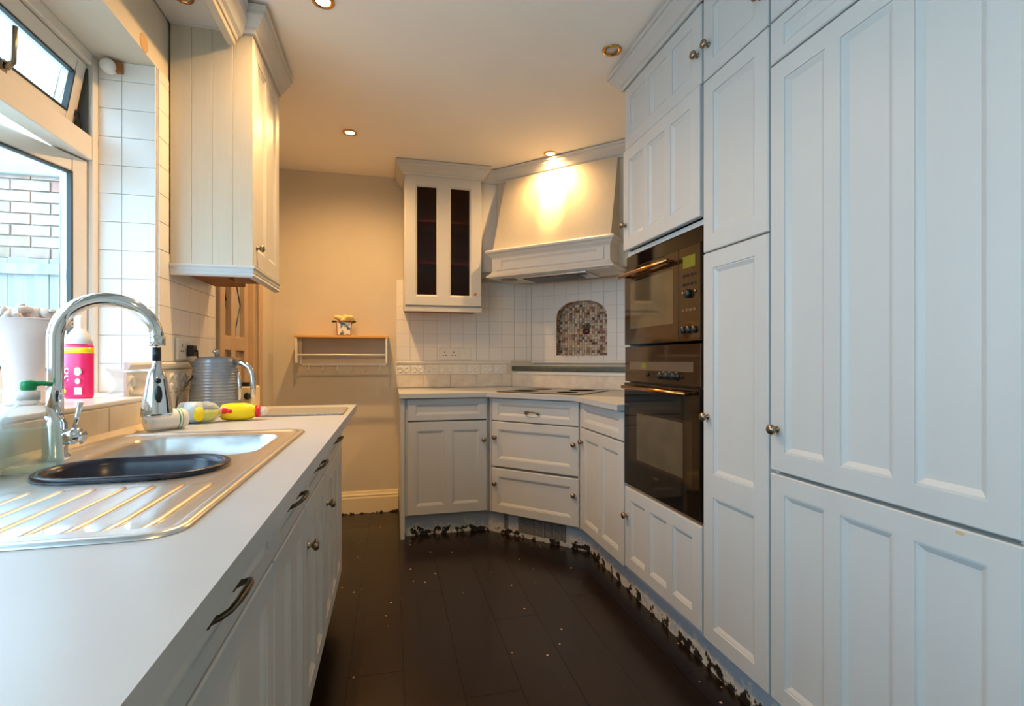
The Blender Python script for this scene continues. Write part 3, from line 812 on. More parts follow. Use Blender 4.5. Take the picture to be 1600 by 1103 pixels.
# ------------------------------------------------------------------ glazed wall unit on the back wall
g = thing('glazed_wall_cabinet', 'grey wall cabinet with two dark glass panes on the back wall', 'cabinet', (.085, 3.51, 0), 0)
Wd, Dp, z0, z1 = .535, .305, 1.49, 2.39
b = MB(); b.box(0, .018, 0, Dp, z0, z1); b.box(Wd-.018, Wd, 0, Dp, z0, z1); b.box(.018, Wd-.018, 0, Dp, z0, z0+.018); b.box(.018, Wd-.018, 0, Dp, z1-.018, z1)
b.build('carcass', 'paint', g)
b = MB(); b.box(.018, Wd-.018, Dp-.01, Dp, z0+.018, z1-.018); b.box(.0181, .020, .001, Dp-.01, z0+.018, z1-.018); b.box(Wd-.020, Wd-.0181, .001, Dp-.01, z0+.018, z1-.018)
b.box(.02, Wd-.02, .001, Dp-.01, z0+.0182, z0+.020); b.box(.02, Wd-.02, .001, Dp-.01, z1-.020, z1-.0182)
b.build('dark_lining', 'dark_wood', g)
for z in (1.79, 2.08):
    b = MB(); b.box(.02, Wd-.02, .03, Dp-.01, z, z+.016); b.build('shelf', 'dark_wood', g)
dw, dh = Wd-.008, z1-z0-.008
pn = [(.062, .232, .062, dh-.070), (.290, .460, .062, dh-.070)]
pn = [(.070, .225, .062, dh-.066), (.300, .455, .062, dh-.066)]
b = MB(); c = .003
xs = [c, .070, .225, .300, .455, dw-c]; zs = [c, .062, dh-.066, dh-c]
for i in range(5):
    for j in range(3):
        if i in (1, 3) and j == 1: continue
        for y, fl in ((-T, 0), (0, 1)):
            q = [(xs[i], y, zs[j]), (xs[i+1], y, zs[j]), (xs[i+1], y, zs[j+1]), (xs[i], y, zs[j+1])]
            b.add(q, [(0, 1, 2, 3)] if not fl else [(3, 2, 1, 0)])
def ring(b, r0, y0, r1, y1):
    P = lambda r, y: [(r[0], y, r[2]), (r[1], y, r[2]), (r[1], y, r[3]), (r[0], y, r[3])]
    b.add(P(r0, y0)+P(r1, y1), [(i, (i+1) % 4, 4+(i+1) % 4, 4+i) for i in range(4)])
for p in pn:
    i8 = (p[0]+.012, p[1]-.012, p[2]+.012, p[3]-.012)
    ring(b, p, -T, i8, -T+.009); ring(b, i8, -T+.009, p, 0)
o4 = (0, dw, 0, dh); oc = (c, dw-c, c, dh-c)
ring(b, oc, -T, o4, -T+c); ring(b, o4, -T+c, o4, -.0005); ring(b, o4, -.0005, oc, 0)
dr = b.build('door', 'paint', g, (.004, 0, z0+.004))
for p in pn:
    b = MB(); b.box(p[0]+.010, p[1]-.010, -T+.010, -T+.014, p[2]+.010, p[3]-.010); b.build('pane', 'cab_glass', dr)
b = MB().lathe([(.010, 0), (.010, .003), (.006, .005), (0, .0055)], n=16, mat=Matrix.Rotation(RAD(90), 3, 'X')); b.build('wood_plug', 'orange_wood', dr, (dw-.045, -T, .085))
b = MB(); b.sweep([(0, Dp), (0, -T), (Wd, -T), (Wd, .028)], CR(2.380), 1); b.build('crown', 'paint', g)
b = MB(); b.box(-.002, Wd+.002, -.012, .012, 1.452, 1.488); b.build('light_pelmet', 'paint', g, bev=.003)
b = MB(); b.box(.005, Wd-.01, .012, Dp, 1.470, 1.489); b.build('cabinet_base', 'raw_wood', g)

# ------------------------------------------------------------------ diagonal hood
H0 = D(-1.49, 0)
hood = thing('cooker_hood', 'large grey canopy hood with sloping boarded front over the hob', 'hood', D(-1.49, 2.89, 1.66), -45)
hl, hr, Z = -.455, .425, -1.66
bf = 3.026-2.89                         # filler plane
b = MB(); b.box(-.489, .56, bf, bf+.02, 1.70+Z, 2.40+Z); b.build('filler_panel', 'paint_wood', hood)
# sloping canopy as a solid wedge
vs = [(hl+.02, -.002, 1.876+Z), (hr-.006, -.002, 1.876+Z), (hr-.004, bf-.022, 2.385+Z), (hl+.050, bf-.022, 2.385+Z),
      (hl+.02, bf-.001, 1.876+Z), (hr-.006, bf-.001, 1.876+Z), (hr-.004, bf-.001, 2.385+Z), (hl+.050, bf-.001, 2.385+Z)]
b = MB(); b.add(vs, [(0, 1, 2, 3), (5, 4, 7, 6), (0, 3, 7, 4), (1, 5, 6, 2), (3, 2, 6, 7), (0, 4, 5, 1)]); b.build('canopy', 'paint_wood', hood)
# moulded lower box
b = MB()
q = [(hl+.012, bf+.15), (hl+.012, 0.0), (hr-.012, 0.0), (hr-.012, bf+.06)]
b.sweep(q, [(-.02, 1.684+Z), (.03, 1.684+Z), (.032, 1.694+Z), (.024, 1.700+Z), (.010, 1.712+Z), (.004, 1.722+Z), (0, 1.726+Z), (0, 1.814+Z), (.004, 1.822+Z), (.014, 1.832+Z), (.022, 1.846+Z), (.034, 1.852+Z), (.036, 1.864+Z), (.030, 1.872+Z), (-.02, 1.876+Z)], 1)
b.build('moulded_band', 'paint', hood)
fw = hr-hl-.10; p = [(.04, fw-.04, .012, .066)]
me = front_mesh(fw, .078, p); put('band_panel', me, hood, (hl+.05, .0135, 1.731+Z))
b = MB(); b.box(hl+.013, hr-.013, .012, bf+.15, 1.680+Z, 1.692+Z); b.build('underside', 'paint', hood)
b = MB(); b.box(-.26, .24, .03, bf+.12, 1.668+Z, 1.681+Z); ins = b.build('extractor_insert', 'steel', hood, bev=.003)
b = MB(); b.box(-.22, .16, .045, bf+.10, 1.664+Z, 1.669+Z); b.build('grease_filter', 'black_plastic', ins)
b = MB(); b.box(.175, .225, .05, .09, 1.662+Z, 1.669+Z); b.build('hood_switch', 'black_plastic', ins)
b = MB(); b.lathe([(0, 0), (.055, 0), (.058, .004), (.058, .012)], (-.36, .09, 1.672+Z), 24); b.build('hood_lamp', 'nickel', hood)
b = MB()
c0 = D(-1.49, 2.89)
def toh(x, y):      # world plan -> hood local
    t, bb = (x-y)*R2, (x+y)*R2; return (t+1.49, bb-2.89)
b.sweep([toh(.600, 3.54), toh(.738, 3.54), (.60, bf)], CR(2.380+Z), 1); b.build('crown', 'paint', hood)
b = MB(); b.prism([toh(.6225, 3.54), toh(.738, 3.54), toh(.752, 3.555), toh(.752, 3.80), toh(.6225, 3.80)], 1.75+Z, 2.40+Z); b.build('side_filler', 'paint', hood)

# ------------------------------------------------------------------ right run
RX = 1.075
tw = thing('oven_tower', 'tall grey oven tower with panelled flaps above and below the black ovens', 'cabinet', (RX, 2.15, 0), -90)
b = MB(); b.box(0, .018, 0, .58, .14, 2.375); b.box(.58, .598, 0, .58, .14, 2.375); b.box(.018, .58, .55, .58, .14, 2.375)
for z in (.14, .525, 1.600, 2.083, 2.357): b.box(.018, .58, 0, .55, z, z+.018)
b.build('carcass', 'paint', tw)
front(tw, 'door', .003, .165, .592, .368, 3, knobs=[(.026, .24)], stile=.055, rail=.052, mull=.042)
front(tw, 'door', .003, 1.622, .592, .460, 3, knobs=[(.026, .115)], stile=.055, rail=.055, mull=.042, dy=-.008)
front(tw, 'door', .003, 2.089, .592, .283, 3, knobs=[(.572, .108)], stile=.055, rail=.055, mull=.042)

tl = thing('larder_cabinet', 'narrow tall grey larder unit between the oven tower and the wide fridge housing', 'cabinet', (RX, 1.546, 0), -90)
carcass(tl, .314, .58, .14, 2.375)
for z in (1.480, 2.076): rail_bar(tl, .314, z, .018)
front(tl, 'door', .003, .155, .308, 1.331, 1, knobs=[(.026, .770)], stile=.054, splits=[(.055, .500), (.578, 1.276)])
front(tl, 'door', .003, 1.491, .308, .590, 1, stile=.054)
front(tl, 'door', .003, 2.086, .308, .286, 1, knobs=[(.030, .112), (.280, .10)], stile=.054)

fr = thing('fridge_housing', 'widest tall grey cabinet at the right with large three-panel fridge and freezer doors', 'cabinet', (RX, 1.228, 0), -90)
carcass(fr, .598, .58, .14, 2.375)
for z in (.794, 1.95, 2.076): rail_bar(fr, .598, z, .018)
lowd = front(fr, 'door', .003, .155, .592, .642, 3, stile=.052, rail=.052, mull=.044)
front(fr, 'door', .003, .806, .592, 1.149, 3, knobs=[(.026, .118)], stile=.052, rail=.055, mull=.044)
front(fr, 'door', .003, 1.961, .592, .119, 1, stile=.05, rail=.03)
front(fr, 'door', .003, 2.086, .592, .286, 3, stile=.052, rail=.052, mull=.044)
b = MB(); b.prism([(0, 0), (.012, -.002), (.018, .003), (.010, .006), (.002, .005)], 0, .0006, 'y'); b.build('paint_chip', 'filler', lowd, (.485, -T-.0006, .632))
b = MB(); b.box(1.118, 1.13, .632, 2.70, 0, .139); b.box(1.10, 1.118, .632, 2.69, .125, .139)
tag(b.build('plinth_board', 'plinth'), 'long flaking plinth board under the tall units on the right', 'plinth')
b = MB(); b.sweep([(RX, 2.172), (RX-T, 2.172), (RX-T, .63)], CR(2.372), 1)
cm = MB(); cm.sweep([(1.645, 2.152), (RX-T, 2.152), (RX-T, .63)], CR(2.372), 1)
tag(cm.build('crown_moulding', 'paint'), 'long grey crown moulding along the top of the tall right cabinets', 'moulding')

def text(body, size, mat, parent, loc, rot, name='lettering', ext=.0003):
    c = bpy.data.curves.new(name, 'FONT'); c.body = body; c.size = size; c.extrude = ext; c.align_x = 'CENTER'; c.align_y = 'CENTER'
    tmp = bpy.data.objects.new(name, c); COL.objects.link(tmp)
    me = bpy.data.meshes.new_from_object(tmp.evaluated_get(bpy.context.evaluated_depsgraph_get()))
    bpy.data.objects.remove(tmp); me.materials.clear(); me.materials.append(M[mat])
    return put(name, me, parent, loc, rot)

# microwave
mw = thing('microwave_oven', 'brown-black glass built-in microwave with keypad, upper of the two ovens', 'oven', (RX, 2.131, 1.184), -90)
b = MB(); b.box(0, .560, .001, .48, .005, .395); b.build('oven_body', 'black_plastic', mw)
b = MB(); b.box(-.013, .573, -.012, 0, .352, .408); b.build('top_trim', 'oven_black', mw, bev=.002)
b = MB(); b.box(-.013, .435, -.022, 0, .004, .349); dd = b.build('oven_door', 'oven_brown', mw, bev=.002)
b = MB(); b.box(.045, .400, -.0228, -.0215, .075, .285); b.build('oven_window', 'oven_window', dd)
b = MB(); b.tube([(.0, -.055, .315), (.41, -.055, .315)], .008, 12)
for x in (.02, .39): b.tube([(x, -.020, .315), (x, -.055, .315)], .007, 10)
b.build('oven_handle', 'copper', dd)  # metal handle, warm reflected light put into its colour
text('NEFF', .016, 'nickel', dd, (.215, -.0224, .038), (RAD(90), 0, 0))
b = MB(); b.box(.438, .573, -.022, 0, .004, .349); cp = b.build('control_panel', 'oven_brown', mw, bev=.002)
b = MB(); b.box(.468, .545, -.0235, -.021, .272, .315); b.build('display', 'display', cp)
for j, z in enumerate((.244, .212, .118)):
    for i in range(4 if j < 2 else 4):
        b = MB(); b.box(.462+i*.024, .476+i*.024, -.0245, -.021, z-.005, z+.005); b.build('button', 'nickel' if j == 2 else 'black_plastic', cp)
b = MB().lathe([(.016, 0), (.016, .012), (.013, .016), (0, .0165)], n=20, mat=Matrix.Rotation(RAD(90), 3, 'X')); b.build('knob_or_reflection', 'black_plastic', cp, (.506, -.022, .176))
for x in (.468, .545):
    b = MB().lathe([(.006, 0), (.006, .004), (0, .005)], n=12, mat=Matrix.Rotation(RAD(90), 3, 'X')); b.build('button', 'nickel', cp, (x, -.022, .182))
for x in (.47, .505, .54):  # a reflection in the panel glass, shaped as three dark knobs
    b = MB().lathe([(.013, 0), (.013, .008), (0, .010)], n=16, mat=Matrix.Rotation(RAD(90), 3, 'X')); b.build('knob_or_reflection', 'black_plastic', cp, (x, -.022, .045))
# oven
ov = thing('built_in_oven', 'black glass built-in oven with three knobs, lower of the two ovens', 'oven', (RX, 2.131, .545), -90)
b = MB(); b.box(0, .560, .001, .50, .005, .63); b.build('oven_body', 'black_plastic', ov)
b = MB(); b.box(-.013, .573, -.020, 0, .477, .633); cp = b.build('control_panel', 'oven_brown', ov, bev=.002)
b = MB(); b.box(.035, .530, -.0212, -.019, .530, .566); b.build('display_strip', 'oven_strip', cp)
b = MB(); b.box(.15, .19, -.0222, -.020, .536, .560); b.build('display', 'display', cp)
for x in (.330, .377, .425):
    b = MB().lathe([(.017, 0), (.017, .004), (.014, .006), (.013, .022), (.010, .026), (0, .027)], n=24, mat=Matrix.Rotation(RAD(90), 3, 'X')); b.build('knob_or_reflection', 'black_plastic', cp, (x, -.020, .512))
b = MB().lathe([(.008, 0), (.008, .006), (0, .007)], n=16, mat=Matrix.Rotation(RAD(90), 3, 'X')); b.build('button', 'black_plastic', cp, (.20, -.020, .512))
b = MB(); b.box(-.013, .573, -.024, 0, .006, .470); dd = b.build('oven_door', 'oven_black', ov, bev=.002)
b = MB(); b.box(.035, .530, -.0248, -.0235, .120, .352); b.build('oven_window', 'oven_brown', dd)
b = MB(); b.box(.11, .470, -.0256, -.0245, .135, .340); b.build('inner_window', 'oven_window', dd)
b = MB(); b.tube([(.03, -.055, .452), (.53, -.055, .452)], .008, 12)
for x in (.05, .51): b.tube([(x, -.022, .452), (x, -.055, .452)], .007, 10)
b.build('oven_handle', 'copper', dd)  # copper tone here is warm light reflected by the metal, painted in
text('NEFF', .020, 'nickel', dd, (.275, -.0244, .085), (RAD(90), 0, 0))
b = MB(); b.box(-.014, .574, -.012, .0, -.012, .0); b.build('oven_trim', 'steel', ov)

# ------------------------------------------------------------------ downlights
def downlight(x, y, lit, label, z=ZC, ring_mat='brass', r=.042, wide=LAMP_WIDE, beam=LAMP_BEAM, aim=(0, 0, -1)):
    t = thing('downlight', label, 'downlight', (x, y, z), 0)
    b = MB(); b.lathe([(r*.62, -.001), (r*.66, -.006), (r*.95, -.006), (r, -.003), (r, 0.0)], n=32); b.build('trim_ring', ring_mat, t)
    b = MB(); b.lathe([(0, -.0035), (r*.63, -.0035), (r*.63, -.001), (0, -.001)], n=28); b.build('lamp_face', 'bulb_on' if lit else 'bulb_off', t)
    if lit:
        for nm, en, sz, bl in (('wide_glow', wide, 165, 1.0), ('lamp_beam', beam, 46, .3)):
            l = bpy.data.lights.new(nm, 'SPOT'); l.energy = en; l.spot_size = RAD(sz); l.spot_blend = bl; l.color = LAMP_COLOUR; l.shadow_soft_size = .02
            o = bpy.data.objects.new(nm, l); COL.objects.link(o); o.parent = t; o.location = (0, 0, -.012)
            if nm == 'lamp_beam': o.rotation_euler = Vector(aim).to_track_quat('-Z', 'Y').to_euler()
    return t
downlight(-.25, 2.0, True, 'lit round downlight nearest the camera, at the top edge of the ceiling', wide=58)
downlight(-.24, 3.12, True, 'lit round downlight in the ceiling in front of the wall shelf')
downlight(1.01, 3.135, True, 'lit round downlight close against the hood crown, washing its front', wide=46, beam=80, aim=(.23, .23, -1))
downlight(.35, -.55, True, 'added round downlight in the ceiling behind the camera, for warm fill', wide=34)  # unseen lamp added to warm the left fronts and ceiling
downlight(.934, 2.025, False, 'unlit brass-ringed downlight in the ceiling beside the oven tower crown')
downlight(-.70, 1.955, False, 'unlit copper downlight in the pelmet underside over the window', 2.377, 'copper', .032)

# ------------------------------------------------------------------ wall shelf with rail and hooks
sh = thing('wall_shelf', 'white wall shelf with pine top, towel rail and hooks on the back wall', 'shelf', (-.33, YB, 1.10), 0)
b = MB(); b.box(-.31, .31, -.205, -.002, .172, .188); b.build('shelf_board', 'pine', sh, bev=.002)
for s in (-1, 1):
    x = s*.295
    b = MB(); b.box(x-.006, x+.006, -.200, -.182, 0, .171); b.box(x-.006, x+.006, -.018, 0, -.01, .171); b.box(x-.006, x+.006, -.182, -.018, .150, .171); b.box(x-.006, x+.006, -.182, -.018, .045, .060)
    b.build('bracket', 'white_plastic', sh)
b = MB(); b.tube([(-.295, -.190, .052), (.295, -.190, .052)], .007, 10); b.build('towel_rail', 'white_plastic', sh)
b = MB(); b.box(-.29, .29, -.012, -.001, -.022, -.006); b.build('hook_rail', 'white_plastic', sh)
hk = shared('hook', 'white_plastic', lambda b: b.tube([(0, -.010, 0), (0, -.014, -.03), (0, -.020, -.05), (0, -.034, -.052), (0, -.042, -.038)], .0035, 8))
for i in range(6): put('hook', hk, sh, (-.245+i*.098, 0, -.012))
pot = thing('planter', 'square flower pot with blue and white printed front on the wall shelf', 'planter', (-.325, 3.715, 1.2882), 4)
b = MB(); b.prism([(-.046, 0), (.046, 0), (.052, .098), (-.052, .098)], -.045, .045, 'y'); b.build('pot', 'dark_wood', pot, bev=.003)
b = MB(); b.prism([(-.041, .006), (.041, .006), (.046, .092), (-.046, .092)], -.0465, -.044, 'y'); b.build('printed_panel', 'pot_print', pot)
b = MB()
for i in range(16): b.blob((random.uniform(-.055, .055), random.uniform(-.05, .03), .112+random.uniform(-.012, .022)), .026, .024, .016, 8, 5, .2)
stuff(b.build('flowers', 'flower', pot))
for s in (-1, 1):
    b = MB(); b.blob((s*.066, -.03, .098), .018, .014, .008, 8, 5, .2); b.build('leaf', 'leaf', pot)

# ------------------------------------------------------------------ sockets
def socket(name, label, loc, rz, w, kind):
    t = thing(name, label, 'socket', loc, rz)
    b = MB(); b.box(-w/2, w/2, -.010, 0, -.043, .043); b.build('face_plate', 'white_plastic', t, bev=.003)
    for cx in ((-.034, .034) if kind == 2 else ()):
        for dx, dz, ww, hh in ((0, .012, .003, .006), (-.011, -.010, .005, .003), (.011, -.010, .005, .003)):
            b = MB(); b.box(cx+dx-ww, cx+dx+ww, -.0106, -.009, dz-hh, dz+hh); b.build('pin_hole', 'black_plastic', t)
        b = MB(); b.box(cx*.35-.006, cx*.35+.006, -.013, -.009, .018, .032); b.build('rocker', 'white_plastic', t)
    if kind == 1:
        b = MB(); b.box(-.014, .014, -.013, -.009, -.012, .012); b.build('rocker', 'white_plastic', t, bev=.002)
    return t
socket('double_socket', 'white double plug socket on the back wall tiles left of the switch', (.425, YB-.007, 1.163), 0, .146, 2)
socket('wall_switch', 'single white fused switch on the back wall tiles right of the double socket', (.55, YB-.007, 1.163), 0, .086, 1)
socket('double_socket', 'white double plug socket on the window wall behind the kettle', (XL+.007, 2.235, 1.163), 90, .146, 2)

# ------------------------------------------------------------------ things on the left worktop and sill
tag(MB().prism(rrect(-.485, -.18, 2.0, 2.26, .012), .9102, .918).build('chopping_board', 'granite', bev=.002), 'speckled grey stone chopping board at the far end of the sink worktop', 'board')
ke = thing('electric_kettle', 'grey ribbed electric kettle with chrome handle on the sink worktop', 'kettle', (-.685, 2.235, .9102), 0)
b = MB(); b.lathe([(.088, 0), (.09, .004), (.09, .018), (.08, .02)], n=40); b.build('power_base', 'chrome', ke)
prof = [(.085, .021), (.092, .024)]
nr = 15
for i in range(nr):
    z = .030+i*.0117; f = i/(nr-1); r = .0935-.0165*f**1.5
    prof += [(r-.0025, z), (r, z+.003), (r, z+.007), (r-.0025, z+.0105)]
prof += [(.074, .208), (.070, .214), (.060, .220), (.03, .223), (0, .224)]
b = MB(); b.lathe(prof, n=44); b.build('kettle_body', 'kettle', ke)
b = MB(); b.lathe([(.006, .222), (.005, .232), (.011, .236), (.013, .243), (.010, .250), (0, .252)], n=18); b.build('lid_knob', 'chrome', ke)
b = MB(); b.add([(-.070, -.018, .200), (-.070, .018, .200), (-.104, 0, .206), (-.076, -.015, .165), (-.076, .015, .165), (-.093, 0, .195)], [(0, 2, 1), (0, 3, 5, 2), (1, 2, 5, 4), (3, 4, 5), (0, 1, 4, 3)]); b.build('spout', 'kettle', ke)
b = MB(); b.tube([(.070, -.02, .200), (.105, -.03, .197), (.130, -.035, .180), (.143, -.04, .150), (.147, -.042, .100), (.146, -.042, .06)], [.012, .012, .0125, .0115, .0105, .009], 12); hd = b.build('handle', 'chrome', ke)
b = MB(); b.tube([(.092, -.035, .165), (.096, -.037, .10), (.094, -.036, .05)], [.006, .008, .006], 10); b.build('water_gauge', 'chrome', ke)
cord = [(XL+.022, 2.262, 1.155), (XL+.05, 2.262, 1.155), (XL+.052, 2.255, 1.14), (XL+.060, 2.235, 1.10), (XL+.062, 2.19, 1.06), (XL+.055, 2.12, 1.02), (XL+.05, 2.07, .985), (XL+.055, 2.04, .94), (XL+.07, 2.03, .9145), (XL+.11, 2.05, .9145), (XL+.14, 2.12, .9145), (-.70, 2.155, .9145)]
b = MB(); b.tube([(p[0]+.685, p[1]-2.235, p[2]-.9102) for p in cord], .0035, 8); b.build('power_cord', 'black_plastic', ke)
b = MB(); b.prism([(-.018, -.022), (.018, -.022), (.022, .006), (.016, .022), (-.016, .022), (-.022, .006)], 0, .024, 'x')
b.build('power_plug', 'black_plastic', ke, loc=(XL+.018+.685, .027, 1.156-.9102), bev=.003)
to = thing('toaster', 'small cream appliance with black dial behind the kettle handle', 'toaster', (-.622, 2.395, .9102), 0)
b = MB(); b.prism(rrect(-.052, .052, -.05, .055, .02), .006, .095); b.build('toaster_body', 'cream', to, bev=.006)
b = MB(); b.prism(rrect(-.030, .030, -.035, .04, .01), .0945, .112); b.build('toaster_top', 'black_plastic', to, bev=.003)
b = MB().lathe([(.015, 0), (.015, .008), (.012, .012), (0, .013)], n=20, mat=Matrix.Rotation(RAD(90), 3, 'X')); b.build('dial', 'black_plastic', to, (.026, -.050, .055))
b = MB(); b.prism(rrect(-.045, .045, -.045, .05, .02), 0, .0065); b.build('foot', 'black_plastic', to)

def lying(prof, ang):      # lathe laid on its side: axis in plan at angle ang
    return Matrix.Rotation(RAD(ang), 3, 'Z') @ Matrix.Rotation(RAD(90), 3, 'Y')
# white roll/can lying by the sink
wc = thing('white_spray_can', 'white cylindrical can lying on its side behind the sink bowl', 'can', (-.690, 1.655, .942), 0)
mt = lying(None, 48)
b = MB(); b.lathe([(.022, 0), (.028, .003), (.030, .008), (.0305, .02), (.0305, .095), (.028, .106), (.018, .112), (0, .114)], n=28, mat=mt); b.build('can_body', 'white_plastic', wc)
b = MB(); b.lathe([(0, -.002), (.006, -.002), (.007, .0)], n=14, mat=mt); b.build('can_base_dimple', 'pale_blue', wc)
b = MB(); b.lathe([(.0308, .078), (.0308, .081)], n=28, mat=mt); b.lathe([(.0308, .087), (.0308, .089)], n=28, mat=mt); b.build('green_print', 'green', wc)
# clear bottle of yellow-green liquid, lying
cb = thing('clear_bottle', 'clear bottle of yellow-green liquid lying on its side with pale blue label', 'bottle', (-.680, 1.862, .9455), 0)
mt = lying(None, 0)
b = MB(); b.lathe([(.026, 0), (.034, .006), (.035, .02), (.035, .085), (.030, .104), (.016, .118), (.013, .122), (.013, .125)], n=28, mat=mt); b.build('bottle_body', 'clear_bottle', cb)
b = MB(); b.lathe([(.022, .003), (.031, .008), (.0325, .02), (.0325, .084), (.027, .102), (.012, .116)], n=28, mat=mt)
v2 = [(x, y, min(z, .004)) for x, y, z in b.v]; b.v = v2; b.build('liquid', 'lime', cb)
b = MB(); b.lathe([(.0354, .022), (.0354, .060)], n=28, mat=mt); b.build('bottle_label', 'pale_blue', cb)
b = MB(); b.blob((.068, -.030, -.004), .018, .008, .024, 14, 8); b.build('lemon_print', 'yellow', cb)
# yellow bottle
yb = thing('yellow_bottle', 'yellow squeezy bottle with red cap lying on the worktop beside the kettle', 'bottle', (-.570, 1.905, .9405), 4)
mt = lying(None, 0)
b = MB(); b.lathe([(.018, 0), (.026, .006), (.030, .03), (.030, .075), (.025, .098), (.019, .106), (.019, .110)], n=28, mat=mt); b.build('bottle_body', 'yellow', yb)
b = MB(); b.lathe([(.0195, .109), (.0205, .111), (.0205, .122), (.018, .124)], n=24, mat=mt); b.build('cap_ring', 'red', yb)
b = MB(); b.lathe([(.016, .124), (.015, .14), (.008, .148), (0, .149)], n=20, mat=mt); b.build('clear_cap', 'film', yb)
b = MB(); b.blob((.018, -.026, .006), .014, .007, .011, 12, 8); b.blob((.034, -.0285, .004), .009, .005, .007, 12, 8); b.build('red_print', 'red', yb)
# soap pump bottle
sp = thing('soap_bottle', 'clear dome-shaped soap bottle with green cap standing left of the tap', 'bottle', (-.664, 1.130, .9125), 0)
b = MB(); b.lathe([(.044, 0), (.050, .004), (.050, .02), (.047, .06), (.043, .09), (.034, .112), (.018, .124), (.015, .128), (.015, .146)], n=36); b.build('bottle_body', 'clear_bottle', sp)
b = MB(); b.lathe([(.042, .003), (.048, .006), (.048, .02), (.0455, .06), (.044, .078), (0, .078)], n=36); b.build('soap_liquid', 'soap', sp)
b = MB(); b.lathe([(.017, .132), (.017, .148), (.010, .150), (.008, .158)], n=20); b.build('bottle_collar', 'white_plastic', sp)
b = MB(); b.lathe([(.010, .150), (.012, .152), (.012, .166), (.008, .169)], n=18); b.tube([(0, 0, .162), (.016, .010, .163), (.030, .016, .160)], [.006, .005, .004], 10); b.build('pump_cap', 'green', sp)
# pink bottle
pk = thing('pink_bottle', 'bright pink bottle with yellow band and white neck on the window sill', 'bottle', (-.885, 1.715, 1.0082), -18)
b = MB(); b.lathe([(.036, 0), (.040, .004), (.041, .01), (.041, .150), (.036, .158)], n=32, sy=.62); bd = b.build('bottle_body', 'pink', pk)
b = MB(); b.lathe([(.0414, .130), (.0414, .147)], n=32, sy=.63); b.build('yellow_band', 'yellow', pk)
b = MB(); b.lathe([(.037, .157), (.030, .180), (.018, .198), (.012, .206), (.012, .236), (.006, .24), (0, .241)], n=24, sy=.8); b.build('white_neck', 'white_plastic', pk)
text('S8', .042, 'white_plastic', bd, (-.018, -.0245, .070), (RAD(90), RAD(-90), 0))
for dx, z, r in ((.020, .078, .012), (.020, .050, .008)):
    b = MB().lathe([(r, 0), (r, .001), (0, .0012)], n=18, mat=Matrix.Rotation(RAD(90), 3, 'X')); b.build('round_badge', 'white_plastic', bd, (dx, -.0235, z))
b = MB(); b.box(.008, .032, -.0245, -.0225, .012, .032); b.build('white_panel_print', 'white_plastic', bd)
b = MB().lathe([(.007, 0), (.007, .001), (0, .0012)], n=16, mat=Matrix.Rotation(RAD(90), 3, 'X')); b.build('yellow_dot_print', 'yellow', bd, (-.022, -.0235, .022))
# vase with shells
va = tag(MB().lathe([(.036, 0), (.041, .004), (.041, .012), (.039, .05), (.043, .10), (.054, .15), (.074, .19), (.088, .205), (.090, .211), (.086, .212), (.074, .188), (.058, .17), (0, .168)], n=44).build('vase', 'vase', loc=(-.885, 1.495, 1.0082)),
         'flared white vase filled with seashells on the window sill', 'vase')
def shell_mesh(i):
    b = MB(); n = 18; pts = []; rs = []
    for k2 in range(n):
        q = k2*.75; s = 1-k2/n
        pts.append((.012*s*math.cos(q), .012*s*math.sin(q), .003+.030*k2/n)); rs.append(.0115*s+.001)
    b.tube(pts, rs, 8); return b.mesh('seashell', 'shell')
SHM = [shell_mesh(0)]
fan = MB(); 
vs = [(0, 0, 0)]
for k2 in range(13):
    q = RAD(-75+150*k2/12); r = .03*(1+.06*(-1)**k2); vs.append((r*math.sin(q), r*math.cos(q), .004+.003*(-1)**k2))
vs += [(x, y, z-.004) for x, y, z in vs]
fan.add(vs, [(0, i, i+1) for i in range(1, 13)]+[(14, 14+i+1, 14+i) for i in range(1, 13)]+[(i, i+14, i+15, i+1) for i in range(1, 13)]+[(0, 14, 15, 1), (13, 27, 14, 0)])
SHM.append(fan.mesh('seashell', 'shell'))
random.seed(3)
for i in range(26):
    a = 2.4*i; r = .070*math.sqrt((i+.5)/26); zz = .200+.020*(1-(r/.08)**2)+random.uniform(-.004, .006)
    o = put('seashell', SHM[i % 3 == 0], None, (-.885+r*math.cos(a), 1.495+r*math.sin(a), 1.0082+zz), (random.uniform(-.9, .9), random.uniform(-.9, .9), random.uniform(0, 6)))
    tag(o, 'pale seashell heaped in the mouth of the white vase', 'shell', 'seashells in the white vase')
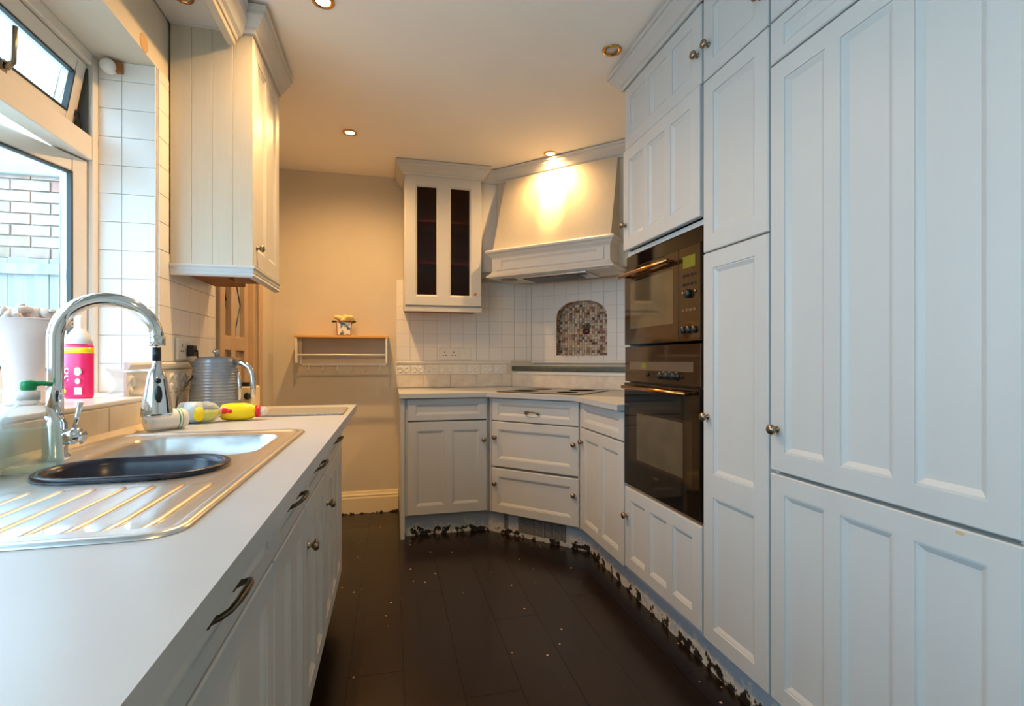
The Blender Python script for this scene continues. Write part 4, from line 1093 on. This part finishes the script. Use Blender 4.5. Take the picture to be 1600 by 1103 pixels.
# translucent plastic film beyond the end of the sill
b = MB(); nx, ny = 14, 8; vs = []
for i in range(nx+1):
    for j in range(ny+1):
        u, v = i/nx, j/ny
        x = -.86+.15*u+.01*math.sin(5*v+3*u); y = 1.80+.05*u+.045*math.sin(v*2.6)+.01*math.sin(9*u)
        h = .085*math.sqrt(max(0, 1-u**2.0))
        z = 1.009+(h-.0)*(v)-(.06*u*u)*(1-v) if False else .0
        vs.append((x, y, 1.010+h*v+.004*math.sin(7*u+4*v)))
b.smooth = True; b.add(vs, [(i*(ny+1)+j, (i+1)*(ny+1)+j, (i+1)*(ny+1)+j+1, i*(ny+1)+j+1) for i in range(nx) for j in range(ny)])
o = b.build('plastic_sheet', 'film'); o.modifiers.new('thickness', 'SOLIDIFY').thickness = .001
tag(o, 'crumpled translucent plastic sheet at the end of the window sill behind the tap', 'sheet')

# ------------------------------------------------------------------ outside the window
struct(MB().box(-6, 6, -6, 8, -.35, -.25).build('ground', 'concrete'))
gw = MB(); gw.box(-3.4, -1.25, 4.02, 4.12, -.25, 2.42)
wall_garden = struct(gw.build('wall_garden', 'mortar'))
row = 0; z = 1.80
while z < 2.33:
    x = -3.35+(.1125 if row % 2 else 0)
    while x < -1.3:
        me = shared('brick%d' % random.randrange(5), 'brick%d' % (random.randrange(5)), lambda b: b.box(0, .215, -.014, 0, 0, .065))
        put('brick', me, wall_garden, (x, 4.02+random.uniform(-.003, .003), z)); x += .225
    row += 1; z += .075
b = MB(); b.box(-3.4, -1.25, 3.97, 4.14, 2.345, 2.42); b.build('coping', 'render', wall_garden, bev=.008)
fe = thing('garden_fence', 'pale weathered board fence in front of the brick wall outside the window', 'fence', (-2.35, 3.95, -.25))
x = -1.0
while x < .95:
    b = MB(); h = 2.03+random.uniform(-.015, .012); b.box(0, .112, -.008, .010, 0, h); b.build('fence_board', 'fence', fe, (x, random.uniform(-.004, .004), 0)); x += .115
b = MB(); b.box(-1.0, .95, -.03, -.012, 1.93, 2.0); b.build('fence_rail', 'fence', fe)
